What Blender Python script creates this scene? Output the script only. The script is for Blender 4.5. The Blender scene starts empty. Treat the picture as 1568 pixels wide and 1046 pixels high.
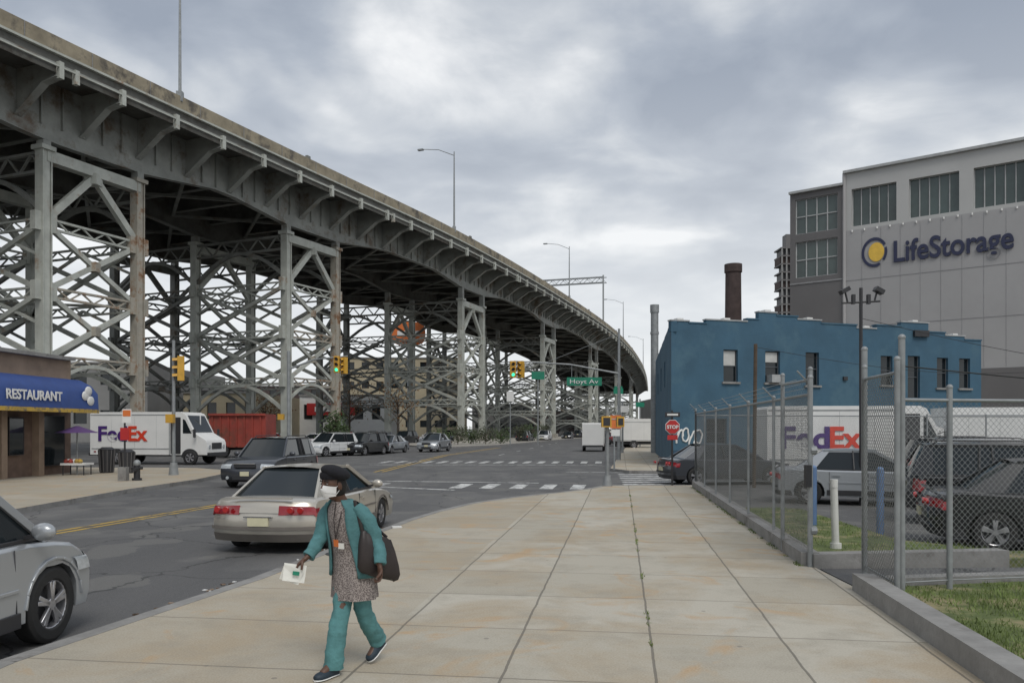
import bpy, bmesh, math, random
from mathutils import Vector, Matrix, noise
random.seed(7)
R=math.radians
sc=bpy.context.scene
sc.view_settings.view_transform='Standard'
# ---------------------------------------------------------------- materials
def newmat(name):
    m=bpy.data.materials.new(name); m.use_nodes=True
    nt=m.node_tree; b=nt.nodes['Principled BSDF']
    return m,nt,b
def pm(name,col,rough=.6,metal=0,var=.15,scale=2.0,bump=0,coat=0,dirt=None,dthr=.6,dscale=None,spec=.5,emit=None,bscale=None):
    m,nt,b=newmat(name); N=nt.nodes; L=nt.links
    tc=N.new('ShaderNodeTexCoord')
    b.inputs['Roughness'].default_value=rough; b.inputs['Metallic'].default_value=metal
    b.inputs['Coat Weight'].default_value=coat; b.inputs['Coat Roughness'].default_value=.08
    b.inputs['Specular IOR Level'].default_value=spec
    n=N.new('ShaderNodeTexNoise'); n.inputs['Scale'].default_value=scale; n.inputs['Detail'].default_value=6; n.inputs['Roughness'].default_value=.65
    L.new(tc.outputs['Object'],n.inputs['Vector'])
    r=N.new('ShaderNodeValToRGB')
    r.color_ramp.elements[0].position=.3; r.color_ramp.elements[1].position=.7
    r.color_ramp.elements[0].color=[max(0,c*(1-var)) for c in col]+[1]
    r.color_ramp.elements[1].color=[min(1,c*(1+var)) for c in col]+[1]
    L.new(n.outputs['Fac'],r.inputs['Fac'])
    out=r.outputs['Color']
    if dirt:
        n2=N.new('ShaderNodeTexNoise'); n2.inputs['Scale'].default_value=dscale or scale*.4; n2.inputs['Detail'].default_value=6; n2.inputs['Roughness'].default_value=.7
        L.new(tc.outputs['Object'],n2.inputs['Vector'])
        r2=N.new('ShaderNodeValToRGB'); r2.color_ramp.elements[0].position=dthr-.06; r2.color_ramp.elements[1].position=dthr+.08
        L.new(n2.outputs['Fac'],r2.inputs['Fac'])
        mx=N.new('ShaderNodeMixRGB'); mx.inputs[2].default_value=list(dirt)+[1]
        L.new(r2.outputs['Color'],mx.inputs[0]); L.new(out,mx.inputs[1]); out=mx.outputs[0]
    L.new(out,b.inputs['Base Color'])
    if bump:
        bp=N.new('ShaderNodeBump'); bp.inputs['Strength'].default_value=bump; bp.inputs['Distance'].default_value=.02
        nb=N.new('ShaderNodeTexNoise'); nb.inputs['Scale'].default_value=bscale or scale*8; nb.inputs['Detail'].default_value=5
        L.new(tc.outputs['Object'],nb.inputs['Vector']); L.new(nb.outputs['Fac'],bp.inputs['Height']); L.new(bp.outputs['Normal'],b.inputs['Normal'])
    if emit:
        b.inputs['Emission Color'].default_value=list(emit[0])+[1]; b.inputs['Emission Strength'].default_value=emit[1]
    return m
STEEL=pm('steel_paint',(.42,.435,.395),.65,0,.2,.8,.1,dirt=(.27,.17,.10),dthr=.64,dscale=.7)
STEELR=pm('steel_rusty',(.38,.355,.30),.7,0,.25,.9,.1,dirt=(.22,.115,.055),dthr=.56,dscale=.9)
STEELD=pm('steel_shade',(.175,.18,.165),.7,0,.3,.5,dirt=(.11,.08,.05),dthr=.6,dscale=.4)  # steel darkened in its own colour to deepen the shadow under the deck
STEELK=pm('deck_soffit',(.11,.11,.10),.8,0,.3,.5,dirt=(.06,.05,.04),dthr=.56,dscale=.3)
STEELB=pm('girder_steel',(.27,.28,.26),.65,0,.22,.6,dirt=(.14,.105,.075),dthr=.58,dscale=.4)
PARA=pm('parapet_concrete',(.27,.235,.17),.85,0,.28,.7,.2,dirt=(.10,.09,.075),dthr=.56,dscale=.6)
CONC=pm('concrete',(.36,.34,.30),.85,0,.15,1.5,.3,dirt=(.22,.2,.17),dthr=.6)
KERB=pm('kerb_stone',(.25,.245,.235),.85,0,.2,3,.3,dirt=(.14,.13,.12),dthr=.6)
BLUE=pm('blue_wall_paint',(.042,.105,.160),.75,0,.16,.6,.25,dirt=(.06,.13,.18),dthr=.56,dscale=.5,bscale=14)
GLASS=pm('dark_glass',(.015,.02,.023),.06,0,.1,1,spec=.5)
GLASSG=pm('green_glass',(.05,.072,.068),.12,0,.4,.25,spec=.6)
WHITE=pm('white_paint',(.72,.72,.70),.45,0,.05,1,dirt=(.5,.48,.45),dthr=.68)
WFR=pm('window_frame',(.35,.36,.36),.5)
BLACK=pm('black_rubber',(.02,.02,.02),.7,0,.2,5)
DARK=pm('dark_plastic',(.03,.03,.033),.5)
ALU=pm('galvanised',(.27,.285,.29),.55,.3,.2,4)
RIM=pm('rim_alloy',(.5,.5,.52),.3,.8,.1,4)
CHROME=pm('chrome',(.6,.6,.6),.15,1,.05,4)
REDL=pm('tail_lens',(.26,.01,.015),.15,0,.25,8,coat=1)
LENS=pm('head_lens',(.42,.45,.47),.1,0,.2,12,coat=1)
PLATE=pm('licence_plate',(.62,.58,.40),.4)
YEL=pm('signal_yellow',(.55,.31,.04),.5,0,.15,4)
GRN=pm('green_lens',(.02,.5,.25),.3,emit=((.05,1,.5),1.5))
REDSIGN=pm('red_sign',(.45,.03,.03),.4)
GREENS=pm('green_sign',(.01,.20,.12),.4)
BROWN=pm('brown_wall',(.15,.10,.075),.8,0,.3,2,.3)
TANW=pm('tan_wall',(.30,.22,.16),.8,0,.2,1.2,.2)
AWN=pm('awning_blue',(.02,.055,.21),.55,0,.15,2)
GREYL=pm('grey_panel',(.33,.325,.325),.6,0,.06,.3)
GREYT=pm('grey_panel_upper',(.42,.42,.41),.6,0,.05,.3)
GREYD=pm('dark_grey_panel',(.125,.12,.12),.6,0,.08,.3)
GREYM=pm('mid_wall',(.24,.24,.235),.8,0,.15,.2)
TANB=pm('tan_block',(.38,.33,.23),.8,0,.15,.2)
BRICK=pm('dark_brick',(.07,.05,.047),.85,0,.3,1.5)
NAVY=pm('navy_letter',(.015,.02,.06),.4)
YLOGO=pm('logo_yellow',(.70,.45,.06),.4)
PURP=pm('purple_letter',(.06,.02,.16),.4)
ORNG=pm('orange_letter',(.68,.05,.02),.4)
ORB=pm('orange_board',(.65,.17,.04),.5)
REDT=pm('red_container',(.29,.045,.03),.6,0,.25,1,dirt=(.12,.05,.03),dthr=.58)
YMARK=pm('yellow_marking',(.50,.33,.06),.7,0,.2,2,dirt=(.12,.11,.09),dthr=.54,dscale=4)
WMARK=pm('white_marking',(.64,.64,.62),.7,0,.1,2,dirt=(.15,.15,.15),dthr=.53,dscale=3.5)
BARK=pm('bark',(.09,.065,.045),.9,0,.3,4)
BLUEP=pm('blue_bollard',(.12,.20,.36),.5)
WPVC=pm('white_pipe',(.65,.65,.62),.4)

def nodeexpr(nt):
    N=nt.nodes; L=nt.links
    def M(op,a,b=None,c=None):
        n=N.new('ShaderNodeMath'); n.operation=op
        for i,v in enumerate((a,b,c)):
            if v is None: continue
            if isinstance(v,(int,float)): n.inputs[i].default_value=v
            else: L.new(v,n.inputs[i])
        return n.outputs[0]
    return M
def ramp(nt,fac,stops):
    r=nt.nodes.new('ShaderNodeValToRGB'); e=r.color_ramp.elements
    while len(e)<len(stops): e.new(.5)
    for i,(p,c) in enumerate(stops):
        e[i].position=p; e[i].color=list(c)+[1] if len(c)==3 else c
    nt.links.new(fac,r.inputs['Fac']); return r.outputs['Color']
def noisen(nt,vec,scale,detail=6,rough=.6,dist=0):
    n=nt.nodes.new('ShaderNodeTexNoise'); n.inputs['Scale'].default_value=scale; n.inputs['Detail'].default_value=detail
    n.inputs['Roughness'].default_value=rough; n.inputs['Distortion'].default_value=dist
    nt.links.new(vec,n.inputs['Vector']); return n.outputs['Fac']
def mix(nt,f,a,b,mode='MIX'):
    m=nt.nodes.new('ShaderNodeMixRGB'); m.blend_type=mode
    for i,v in enumerate((f,a,b)):
        if isinstance(v,(int,float)): m.inputs[i].default_value=v if i==0 else 0
        elif isinstance(v,tuple): m.inputs[i].default_value=list(v)+[1]
        else: nt.links.new(v,m.inputs[i])
    return m.outputs[0]
def sidewalk_mat():
    m,nt,b=newmat('sidewalk_slabs'); M=nodeexpr(nt)
    tc=nt.nodes.new('ShaderNodeTexCoord'); sp=nt.nodes.new('ShaderNodeSeparateXYZ'); nt.links.new(tc.outputs['Object'],sp.inputs[0])
    v0=tc.outputs['Object']
    wob=M('MULTIPLY',M('SUBTRACT',noisen(nt,v0,1.5,4),.5),.04)
    u=M('DIVIDE',M('ADD',M('ADD',sp.outputs[0],2.07+117),wob),1.17)
    v=M('DIVIDE',M('ADD',M('ADD',sp.outputs[1],150),wob),1.5)
    def line(t,w):
        f=M('FRACT',t); d=M('MINIMUM',f,M('SUBTRACT',1,f)); return M('LESS_THAN',d,w)
    left=M('LESS_THAN',sp.outputs[0],-2.15)
    ul=M('MULTIPLY',line(u,.010),M('SUBTRACT',1,left))
    joints=M('MAXIMUM',ul,M('MULTIPLY',line(v,.008),.75))
    cu=M('FLOOR',u); cv=M('FLOOR',v)
    cu2=M('MULTIPLY',cu,M('SUBTRACT',1,left))
    cb=nt.nodes.new('ShaderNodeCombineXYZ'); nt.links.new(cu2,cb.inputs[0]); nt.links.new(cv,cb.inputs[1])
    wn=nt.nodes.new('ShaderNodeTexWhiteNoise'); nt.links.new(cb.outputs[0],wn.inputs['Vector'])
    base=ramp(nt,wn.outputs['Value'],[(0,(.37,.335,.265)),(.5,(.43,.395,.32)),(1,(.49,.455,.38))])
    base=mix(nt,M('MULTIPLY',left,.45),base,(.33,.27,.185))
    n1=noisen(nt,v0,.5,7,.65,.4); base=mix(nt,ramp(nt,n1,[(.46,(0,0,0)),(.62,(.8,.8,.8))]),base,(.35,.26,.15))
    n2=noisen(nt,v0,1.7,7,.7); base=mix(nt,ramp(nt,n2,[(.48,(0,0,0)),(.68,(.65,.65,.65))]),base,(.27,.24,.185))
    n4=noisen(nt,v0,.8,5,.55,1.5); base=mix(nt,ramp(nt,n4,[(.57,(0,0,0)),(.68,(.75,.75,.75))]),base,(.46,.27,.10))
    n3=noisen(nt,v0,60,3,.6); base=mix(nt,.32,base,ramp(nt,n3,[(.3,(.26,.24,.20)),(.7,(.56,.53,.46))]))
    vo=nt.nodes.new('ShaderNodeTexVoronoi'); vo.inputs['Scale'].default_value=1.3; nt.links.new(v0,vo.inputs['Vector'])
    sp2=M('LESS_THAN',vo.outputs['Distance'],.032); base=mix(nt,M('MULTIPLY',sp2,.55),base,(.15,.14,.13))
    base=mix(nt,M('MULTIPLY',joints,.70),base,(.10,.09,.075))
    nt.links.new(base,b.inputs['Base Color']); b.inputs['Roughness'].default_value=.85
    bp=nt.nodes.new('ShaderNodeBump'); bp.inputs['Strength'].default_value=.25; bp.inputs['Distance'].default_value=.01
    h=M('SUBTRACT',M('MULTIPLY',n3,.3),joints); nt.links.new(h,bp.inputs['Height']); nt.links.new(bp.outputs[0],b.inputs['Normal'])
    return m
def asphalt_mat(name='asphalt',k=1.08):
    m,nt,b=newmat(name); M=nodeexpr(nt)
    tc=nt.nodes.new('ShaderNodeTexCoord'); v0=tc.outputs['Object']
    mp=nt.nodes.new('ShaderNodeMapping'); mp.inputs['Rotation'].default_value=(0,0,R(8)); mp.inputs['Scale'].default_value=(1,.18,1); nt.links.new(v0,mp.inputs[0])
    base=ramp(nt,noisen(nt,mp.outputs[0],.9,7,.65),[(.3,(.070*k,.070*k,.070*k)),(.7,(.140*k,.137*k,.132*k))])
    base=mix(nt,ramp(nt,noisen(nt,v0,.25,4,.5),[(.50,(0,0,0)),(.52,(.6,.6,.6))]),base,(.058*k,.058*k,.06*k))
    base=mix(nt,ramp(nt,noisen(nt,v0,.8,3,.4),[(.58,(0,0,0)),(.59,(.5,.5,.5))]),base,(.17*k,.165*k,.15*k))
    n3=noisen(nt,v0,90,3,.7); base=mix(nt,.3,base,ramp(nt,n3,[(.35,(.03,.03,.03)),(.7,(.26,.26,.26))]))
    vo=nt.nodes.new('ShaderNodeTexVoronoi'); vo.feature='DISTANCE_TO_EDGE'; vo.inputs['Scale'].default_value=.33
    nz=nt.nodes.new('ShaderNodeTexNoise'); nz.inputs['Scale'].default_value=1.2; nz.inputs['Detail'].default_value=6; nt.links.new(v0,nz.inputs['Vector'])
    ad=mix(nt,1.0,v0,nz.outputs['Color'],'ADD'); nt.links.new(ad,vo.inputs['Vector'])
    cr=M('LESS_THAN',vo.outputs['Distance'],.007); base=mix(nt,M('MULTIPLY',cr,.7),base,(.03,.03,.03))
    nt.links.new(base,b.inputs['Base Color']); b.inputs['Roughness'].default_value=.8
    bp=nt.nodes.new('ShaderNodeBump'); bp.inputs['Strength'].default_value=.3; bp.inputs['Distance'].default_value=.01
    nt.links.new(n3,bp.inputs['Height']); nt.links.new(bp.outputs[0],b.inputs['Normal'])
    return m
def chain_mat(name,th,col):
    m,nt,b=newmat(name); M=nodeexpr(nt); b.inputs['Base Color'].default_value=col+(1,); b.inputs['Metallic'].default_value=.3; b.inputs['Roughness'].default_value=.55
    uv=nt.nodes.new('ShaderNodeUVMap'); sp=nt.nodes.new('ShaderNodeSeparateXYZ'); nt.links.new(uv.outputs[0],sp.inputs[0])
    a=M('DIVIDE',M('ADD',sp.outputs[0],sp.outputs[1]),.075); c=M('DIVIDE',M('SUBTRACT',sp.outputs[0],sp.outputs[1]),.075)
    def w(t): 
        f=M('FRACT',M('ADD',t,1000)); return M('LESS_THAN',f,th)
    wire=M('MAXIMUM',w(a),w(c))
    tr=nt.nodes.new('ShaderNodeBsdfTransparent'); ms=nt.nodes.new('ShaderNodeMixShader')
    nt.links.new(wire,ms.inputs[0]); nt.links.new(tr.outputs[0],ms.inputs[1]); nt.links.new(b.outputs[0],ms.inputs[2])
    nt.links.new(ms.outputs[0],nt.nodes['Material Output'].inputs['Surface'])
    return m
SIDEW=sidewalk_mat(); ASPH=asphalt_mat(); CHAIN=chain_mat('chain_link',.085,(.25,.26,.26)); CHAIN2=chain_mat('chain_link_dense',.27,(.19,.20,.19))
GRASSM=pm('grass_ground',(.10,.13,.04),.9,0,.4,3,.5,dirt=(.26,.22,.12),dthr=.56,dscale=1.5)
BLADE=pm('grass_blade',(.15,.20,.06),.8,0,.45,2)
GROUND=pm('ground_far',(.13,.13,.12),.9,0,.2,.1)

# ---------------------------------------------------------------- mesh builder
class MB:
    def __init__(s): s.v=[];s.f=[];s.mi=[];s.sm=[];s.mats=[]
    def add(s,verts,faces,mat,smooth=False):
        if mat not in s.mats: s.mats.append(mat)
        k=s.mats.index(mat); o=len(s.v); s.v+= [tuple(p) for p in verts]
        for f in faces: s.f.append([o+i for i in f]); s.mi.append(k); s.sm.append(smooth)
    def box(s,c,size,mat,rz=0,rot=None):
        hx,hy,hz=[a/2 for a in size]; m=rot if rot else Matrix.Rotation(rz,3,'Z'); c=Vector(c)
        vs=[c+m@Vector((x*hx,y*hy,z*hz)) for x in(-1,1) for y in(-1,1) for z in(-1,1)]
        s.add(vs,[(0,1,3,2),(4,6,7,5),(0,4,5,1),(2,3,7,6),(0,2,6,4),(1,5,7,3)],mat)
    def beam(s,p,q,w,h,mat):
        p=Vector(p);q=Vector(q);d=(q-p)
        if d.length<1e-6: return
        t=d.normalized(); up=Vector((0,0,1)) if abs(t.z)<.95 else Vector((0,1,0))
        a=t.cross(up).normalized()*w/2; b=a.cross(t).normalized()*h/2
        vs=[p-a-b,p+a-b,p+a+b,p-a+b,q-a-b,q+a-b,q+a+b,q-a+b]
        s.add(vs,[(0,3,2,1),(4,5,6,7),(0,1,5,4),(1,2,6,5),(2,3,7,6),(3,0,4,7)],mat)
    def tube(s,path,rad,mat,n=10,cap=True,smooth=True,up=None):
        path=[Vector(p) for p in path]; rings=[]
        ref=None
        for i,p in enumerate(path):
            if i==0: t=path[1]-p
            elif i==len(path)-1: t=p-path[i-1]
            else: t=(path[i+1]-p).normalized()+(p-path[i-1]).normalized()
            t.normalize()
            if ref is None:
                u=Vector(up) if up else (Vector((0,0,1)) if abs(t.z)<.9 else Vector((0,-1,0)))
                a=t.cross(u).normalized()
            else:
                a=(ref-t*ref.dot(t)).normalized()
            ref=a; b=t.cross(a)
            r=rad[i] if isinstance(rad,(list,)) else rad
            ra,rb=(r if isinstance(r,tuple) else (r,r))
            rings.append([p+a*ra*math.cos(2*math.pi*k/n)+b*rb*math.sin(2*math.pi*k/n) for k in range(n)])
        s.loft(rings,mat,cap,smooth)
    def loft(s,rings,mat,cap=True,smooth=True,closed=True):
        n=len(rings[0]); vs=[p for r in rings for p in r]; fs=[]
        for i in range(len(rings)-1):
            for k in range(n if closed else n-1):
                k2=(k+1)%n; fs.append((i*n+k,i*n+k2,(i+1)*n+k2,(i+1)*n+k))
        if cap:
            fs.append(tuple(range(n-1,-1,-1))); fs.append(tuple((len(rings)-1)*n+k for k in range(n)))
        s.add(vs,fs,mat,smooth)
    def cyl(s,p,q,r,mat,r2=None,n=12,smooth=True): s.tube([p,q],[r,r if r2 is None else r2],mat,n,True,smooth)
    def prism(s,poly,z0,z1,mat,matside=None):
        n=len(poly); vs=[(x,y,z0) for x,y in poly]+[(x,y,z1) for x,y in poly]
        s.add(vs,[tuple(range(n,2*n)),tuple(range(n-1,-1,-1))],mat)
        s.add(vs,[(i,(i+1)%n,n+(i+1)%n,n+i) for i in range(n)],matside or mat)
    def sphere(s,c,r,mat,u=16,v=10,rot=None,fn=None):
        c=Vector(c); rings=[]
        for j in range(v+1):
            ph=math.pi*j/v; rr=[]
            for k in range(u):
                th=2*math.pi*k/u; p=Vector((math.sin(ph)*math.cos(th)*r[0],math.sin(ph)*math.sin(th)*r[1],math.cos(ph)*r[2]))
                if j in(0,v): p=Vector((0,0,math.cos(ph)*r[2]))+Vector((math.cos(th),math.sin(th),0))*1e-4
                if fn: p=fn(p)
                if rot: p=rot@p
                rr.append(c+p)
            rings.append(rr)
        s.loft(rings,mat,True,True)
    def obj(s,name,loc=(0,0,0),rz=0,parent=None,bevel=0,scale=1,recalc=True,seg=2,sharp=40):
        me=bpy.data.meshes.new(name); me.from_pydata(s.v,[],s.f)
        for m in s.mats: me.materials.append(m)
        me.polygons.foreach_set('material_index',s.mi); me.polygons.foreach_set('use_smooth',s.sm)
        if recalc:
            bm=bmesh.new(); bm.from_mesh(me); bmesh.ops.recalc_face_normals(bm,faces=bm.faces); bm.to_mesh(me); bm.free()
            if any(s.sm) and sharp: me.set_sharp_from_angle(angle=R(sharp))
        me.update()
        o=bpy.data.objects.new(name,me); sc.collection.objects.link(o); o.location=loc; o.rotation_euler=(0,0,rz)
        o.scale=(scale,)*3 if isinstance(scale,(int,float)) else scale
        if parent: o.parent=parent
        if bevel:
            b=o.modifiers.new('bevel','BEVEL'); b.width=bevel; b.segments=seg; b.limit_method='ANGLE'; b.angle_limit=R(32); b.harden_normals=False
        return o
def text(parent,body,size,loc,rot,mat,width=None,name='lettering',bold=.0,ext=.01,align='LEFT',space=1):
    c=bpy.data.curves.new(name,'FONT'); c.body=body; c.size=size; c.extrude=ext; c.offset=bold; c.align_x=align; c.space_character=space
    c.materials.append(mat); o=bpy.data.objects.new(name,c); sc.collection.objects.link(o); o.location=loc; o.rotation_euler=rot
    if parent: o.parent=parent
    if width:
        bpy.context.view_layer.update(); w=o.dimensions.x
        if w>0: o.scale=(width/w,1,1)
    return o
CA,SA=math.cos(R(7.75)),math.sin(R(7.75))
def inv(x,y): return (x*CA-y*SA, x*SA+y*CA)

# ---------------------------------------------------------------- ground, roads
RZ=-.13
g=MB(); g.add([(-2500,-600,RZ-.012),(2500,-600,RZ-.012),(2500,4000,RZ-.012),(-2500,4000,RZ-.012)],[(0,1,2,3)],GROUND); g.obj('ground')
g=MB(); g.add([(-120,-40,RZ),(110,-40,RZ),(170,420,RZ),(-120,420,RZ)],[(0,1,2,3)],ASPH); g.obj('road')
pl=[(-4.75,-12),(-4.6,0),(-4.19,6.5),(-3.75,8.3),(-3.3,10.1),(-2.75,13.3),(-2.2,16.5),(-1.75,18.3),(-1.1,20.2),(-.1,21.9),(1.28,23.6),(2.4,25.2),(3.07,26.6),(6.1,26.7),(5.94,25.8),(4.15,11.0),(4.1,9.4),(3.63,5.94),(2.9,0),(1.4,-12)]
g=MB(); g.prism([inv(x,y) for x,y in pl],RZ-.005,0,SIDEW,KERB); g.obj('sidewalk',rz=-R(7.75))
g=MB()
for a,b in zip(pl[0:13],pl[1:14]): g.beam((a[0]+.07,a[1],-.055),(b[0]+.07,b[1],-.055),.17,.12,KERB)
g.obj('kerb')
pl2=[(-11.3,-12),(-11.5,5),(-11.7,18),(-12.05,25),(-11.8,29.7),(-12.1,33),(-13.2,36.5),(-15.3,38.5),(-40,40),(-40,-12)]
g=MB(); g.prism([inv(x,y) for x,y in pl2],RZ-.005,0,SIDEW,KERB); g.obj('sidewalk',rz=-R(7.75))
pl3=[(4.7,38),(5.3,36),(7.5,35.6),(40,46),(60,52),(70,200),(45,230),(26,170),(13,90)]
g=MB(); g.prism([inv(x,y) for x,y in pl3],RZ-.005,0,SIDEW,KERB); g.obj('sidewalk',rz=-R(7.75))
g=MB(); g.prism([(-7,80),(-1.5,92),(9,140),(22,190),(8,190),(-8,130),(-14,95)],RZ-.005,.02,CONC,KERB); g.obj('median_island')
MZ=RZ+.005
def stripe(mb,p,q,w,mat,z=MZ):
    p=Vector(p);q=Vector(q);t=(q-p).normalized();n=Vector((-t.y,t.x))*w/2
    mb.add([(*(p-n),z),(*(p+n),z),(*(q+n),z),(*(q-n),z)],[(0,1,2,3)],mat)
mb=MB()
for o in(0,.28):
    pts=[(-11.5+o,4),(-8.97+o,15.8),(-7.9+o,21),(-7.0+o,25.5)]
    for a,b in zip(pts,pts[1:]): stripe(mb,a,b,.12,YMARK)
for o in(0,.35):
    pts=[(-6.4+o,37),(-6.0+o,45),(-5.2+o,60),(-1.5+o,84)]
    for a,b in zip(pts,pts[1:]): stripe(mb,a,b,.14,YMARK)
for i in range(12):
    x=2.15-i*1.02; 
    if i<5 or i in(7,9): 
        y=26.6+.11*(2.15-x); stripe(mb,(x,y),(x+.3,y+2.1),.46,WMARK)
stripe(mb,(-6.4,28.6),(-1.9,26.2),.22,WMARK); stripe(mb,(-6.4,31.0),(1.0,29.6),.2,WMARK)
for i in range(16):
    x=5.0-i*.85; y=46.2+.05*(5-x); stripe(mb,(x,y),(x+.32,y+2.6),.38,WMARK)
stripe(mb,(-8,44.6),(5,44.2),.25,WMARK); stripe(mb,(2.5,37),(5.4,36.5),.2,WMARK)
for i in range(7):
    v=27.6+i*1.25; stripe(mb,(3.9+i*.13,v),(6.2+i*.13,v+.1),.5,WMARK)
for k in range(6): stripe(mb,(-1.0+k*1.4,60+k*10),(-.6+k*1.4,63+k*10),.12,WMARK)
mb.obj('road_marking',recalc=False)
g=MB(); g.cyl((-2.55,12.1,0.0),(-2.55,12.1,.006),.28,DARK,n=24); g.obj('manhole_cover')
g=MB(); g.cyl((-6.6,19.5,RZ+.001),(-6.6,19.5,RZ+.008),.33,DARK,n=24); g.obj('manhole_cover')

# ---------------------------------------------------------------- viaduct
EP=[(-72,-54,27.5),(-50,1.2,27.5),(-31.2,48.6,27.5),(-27.9,57,27.7),(-19.3,77.4,27.9),(-7.2,104.7,27.9),(11.1,157,27.9),(29.3,215,27.1),(46.5,282,23.9),(57.6,338,19.9),(66,395,15.5)]
EV=[Vector(p) for p in EP]
smp=[]
for i in range(1,len(EV)-2):
    p0,p1,p2,p3=EV[i-1:i+3]
    d=(p2-p1).length
    m1=((p2-p1)/(p2-p1).length+(p1-p0)/(p1-p0).length)/2*d; m2=((p3-p2)/(p3-p2).length+(p2-p1)/(p2-p1).length)/2*d
    for k in range(12):
        t=k/12; smp.append((2*t**3-3*t**2+1)*p1+(t**3-2*t**2+t)*m1+(-2*t**3+3*t**2)*p2+(t**3-t**2)*m2)
    if i==2: s_origin=len(smp)
smp.append(EV[-2])
arc=[0]
for a,b in zip(smp,smp[1:]): arc.append(arc[-1]+(b-a).length)
o0=arc[s_origin]; arc=[a-o0 for a in arc]
def E(s):
    s=max(arc[0]+.01,min(arc[-1]-.01,s))
    for i in range(len(arc)-1):
        if arc[i]<=s<=arc[i+1]:
            f=(s-arc[i])/(arc[i+1]-arc[i]); p=smp[i].lerp(smp[i+1],f); t=(smp[i+1]-smp[i]); t.z=0; t.normalize(); return p,t
def F(s,off,dz,ds=0):
    p,t=E(s); l=Vector((-t.y,t.x,0)); q=p+l*off+t*ds; return Vector((q.x,q.y,q.z+dz))
S0,S1=arc[0]+.1,arc[-1]-.1
towers=[(-36,18.6+2.7),(-3,21.3),(23,21.3),(62,20.4),(103,19.6),(146,18.2),(188,17.2),(230,14.8),(270,12.5)]
via=MB()
def strip(cs,mat,step=4,s0=S0,s1=S1,fn=None):
    n=int((s1-s0)/step); rings=[]
    for i in range(n+1):
        s=s0+(s1-s0)*i/n
        rings.append([F(s,o,(dz if fn is None else fn(s,o,dz))) for o,dz in cs])
    via.loft(rings,mat,True,False)
strip([(0,0),(0,-1.05),(.45,-1.05),(.3,0)],PARA,2.5)
strip([(31.7,0),(31.5,-1.05),(32,-1.05),(32,0)],PARA)
strip([(-.12,-1.055),(-.12,-1.2),(.5,-1.2),(.5,-1.055)],STEEL)
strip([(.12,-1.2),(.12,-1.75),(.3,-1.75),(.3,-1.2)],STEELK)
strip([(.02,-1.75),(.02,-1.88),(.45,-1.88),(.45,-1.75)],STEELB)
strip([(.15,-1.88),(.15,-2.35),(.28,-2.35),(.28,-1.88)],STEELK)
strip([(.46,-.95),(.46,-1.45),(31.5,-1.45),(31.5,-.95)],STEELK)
strip([(-.2,-1.95),(-.2,-2.05),(-.08,-2.05),(-.08,-1.95)],STEEL)
def haunch(s,o,dz):
    if dz>-4: return dz
    d=min(abs(s-(ts+4)) for ts,_ in towers)
    return dz-1.0*max(0,1-max(0,d-4)/9)
for off in (4,16,28):
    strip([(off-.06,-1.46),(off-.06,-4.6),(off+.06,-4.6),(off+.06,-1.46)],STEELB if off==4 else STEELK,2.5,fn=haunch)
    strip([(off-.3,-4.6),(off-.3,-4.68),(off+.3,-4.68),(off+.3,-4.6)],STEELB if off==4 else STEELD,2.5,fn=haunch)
for off in (7,10,13,19,22,25):
    strip([(off-.08,-1.46),(off-.08,-2.7),(off+.08,-2.7),(off+.08,-1.46)],STEELK,6)
s=-60
k=0
while s<S1-2:
    p,t=E(s); l=Vector((-t.y,t.x,0))
    def P(off,dz,ds): return F(s,off,dz,ds)
    prof=[(.15,-1.89),(-.02,-2.55),(1.3,-2.75),(3.92,-4.5),(3.92,-1.47),(.5,-1.47)]
    a=[P(o,z,-.07) for o,z in prof]; b=[P(o,z,.07) for o,z in prof]; n=len(prof)
    via.add(a+b,[tuple(range(n)),tuple(range(2*n-1,n-1,-1))]+[(i,(i+1)%n,n+(i+1)%n,n+i) for i in range(n)],STEELB)
    for (o1,z1),(o2,z2) in zip(prof[1:3],prof[2:4]):
        q=[P(o1,z1-.02,-.28),P(o1,z1-.02,.28),P(o2,z2-.02,.28),P(o2,z2-.02,-.28)]
        q2=[v-Vector((0,0,.07)) for v in q]
        via.add(q+q2,[(0,1,2,3),(7,6,5,4),(0,4,5,1),(1,5,6,2),(2,6,7,3),(3,7,4,0)],STEELB)
    rot=Matrix.Rotation(math.atan2(t.y,t.x),3,'Z')
    via.box(P(-.05,-2.2,0),(.34,.34,1.1),STEEL,rot=rot)
    if k%8==3: via.box(P(-.05,-2.2,1.2),(.32,.34,.95),STEEL,rot=rot)
    via.box(P(-.03,-.5,2.5),(.05,.05,1.0),KERB,rot=rot)
    if k%7==2: via.box(P(.15,.12,1.5),(.5,.25,.3),STEELD,rot=rot)
    a=P(4.1,-2.7,0); b=P(27.9,-2.7,0); via.beam(a,b,.14,2.3,STEELK); via.beam(P(4.1,-3.88,0),P(27.9,-3.88,0),.5,.08,STEELD)
    for dd in(0,1.67,3.33):
        x=F(s+dd,3.84,-3.05); via.box(x,(.1,.2,3.0),STEELB,rot=rot)
    s+=5;k+=1
s=-40
while s<200:
    for a,b in((4,16),(16,28)):
        via.beam(F(s,a,-4.2),F(s+10,b,-4.2),.3,.25,STEELD); via.beam(F(s,b,-4.2),F(s+10,a,-4.2),.3,.25,STEELD)
    s+=10
def truss(mb,p,q,depth,n,mat,w=.14):
    p=Vector(p);q=Vector(q);d=Vector((0,0,depth))
    mb.beam(p,q,w*1.5,w,mat); mb.beam(p-d,q-d,w*1.5,w,mat)
    for i in range(n):
        a=p.lerp(q,i/n); b=p.lerp(q,(i+1)/n)
        if i%2: mb.beam(a,b-d,w*.8,w*.6,mat)
        else: mb.beam(a-d,b,w*.8,w*.6,mat)
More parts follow.
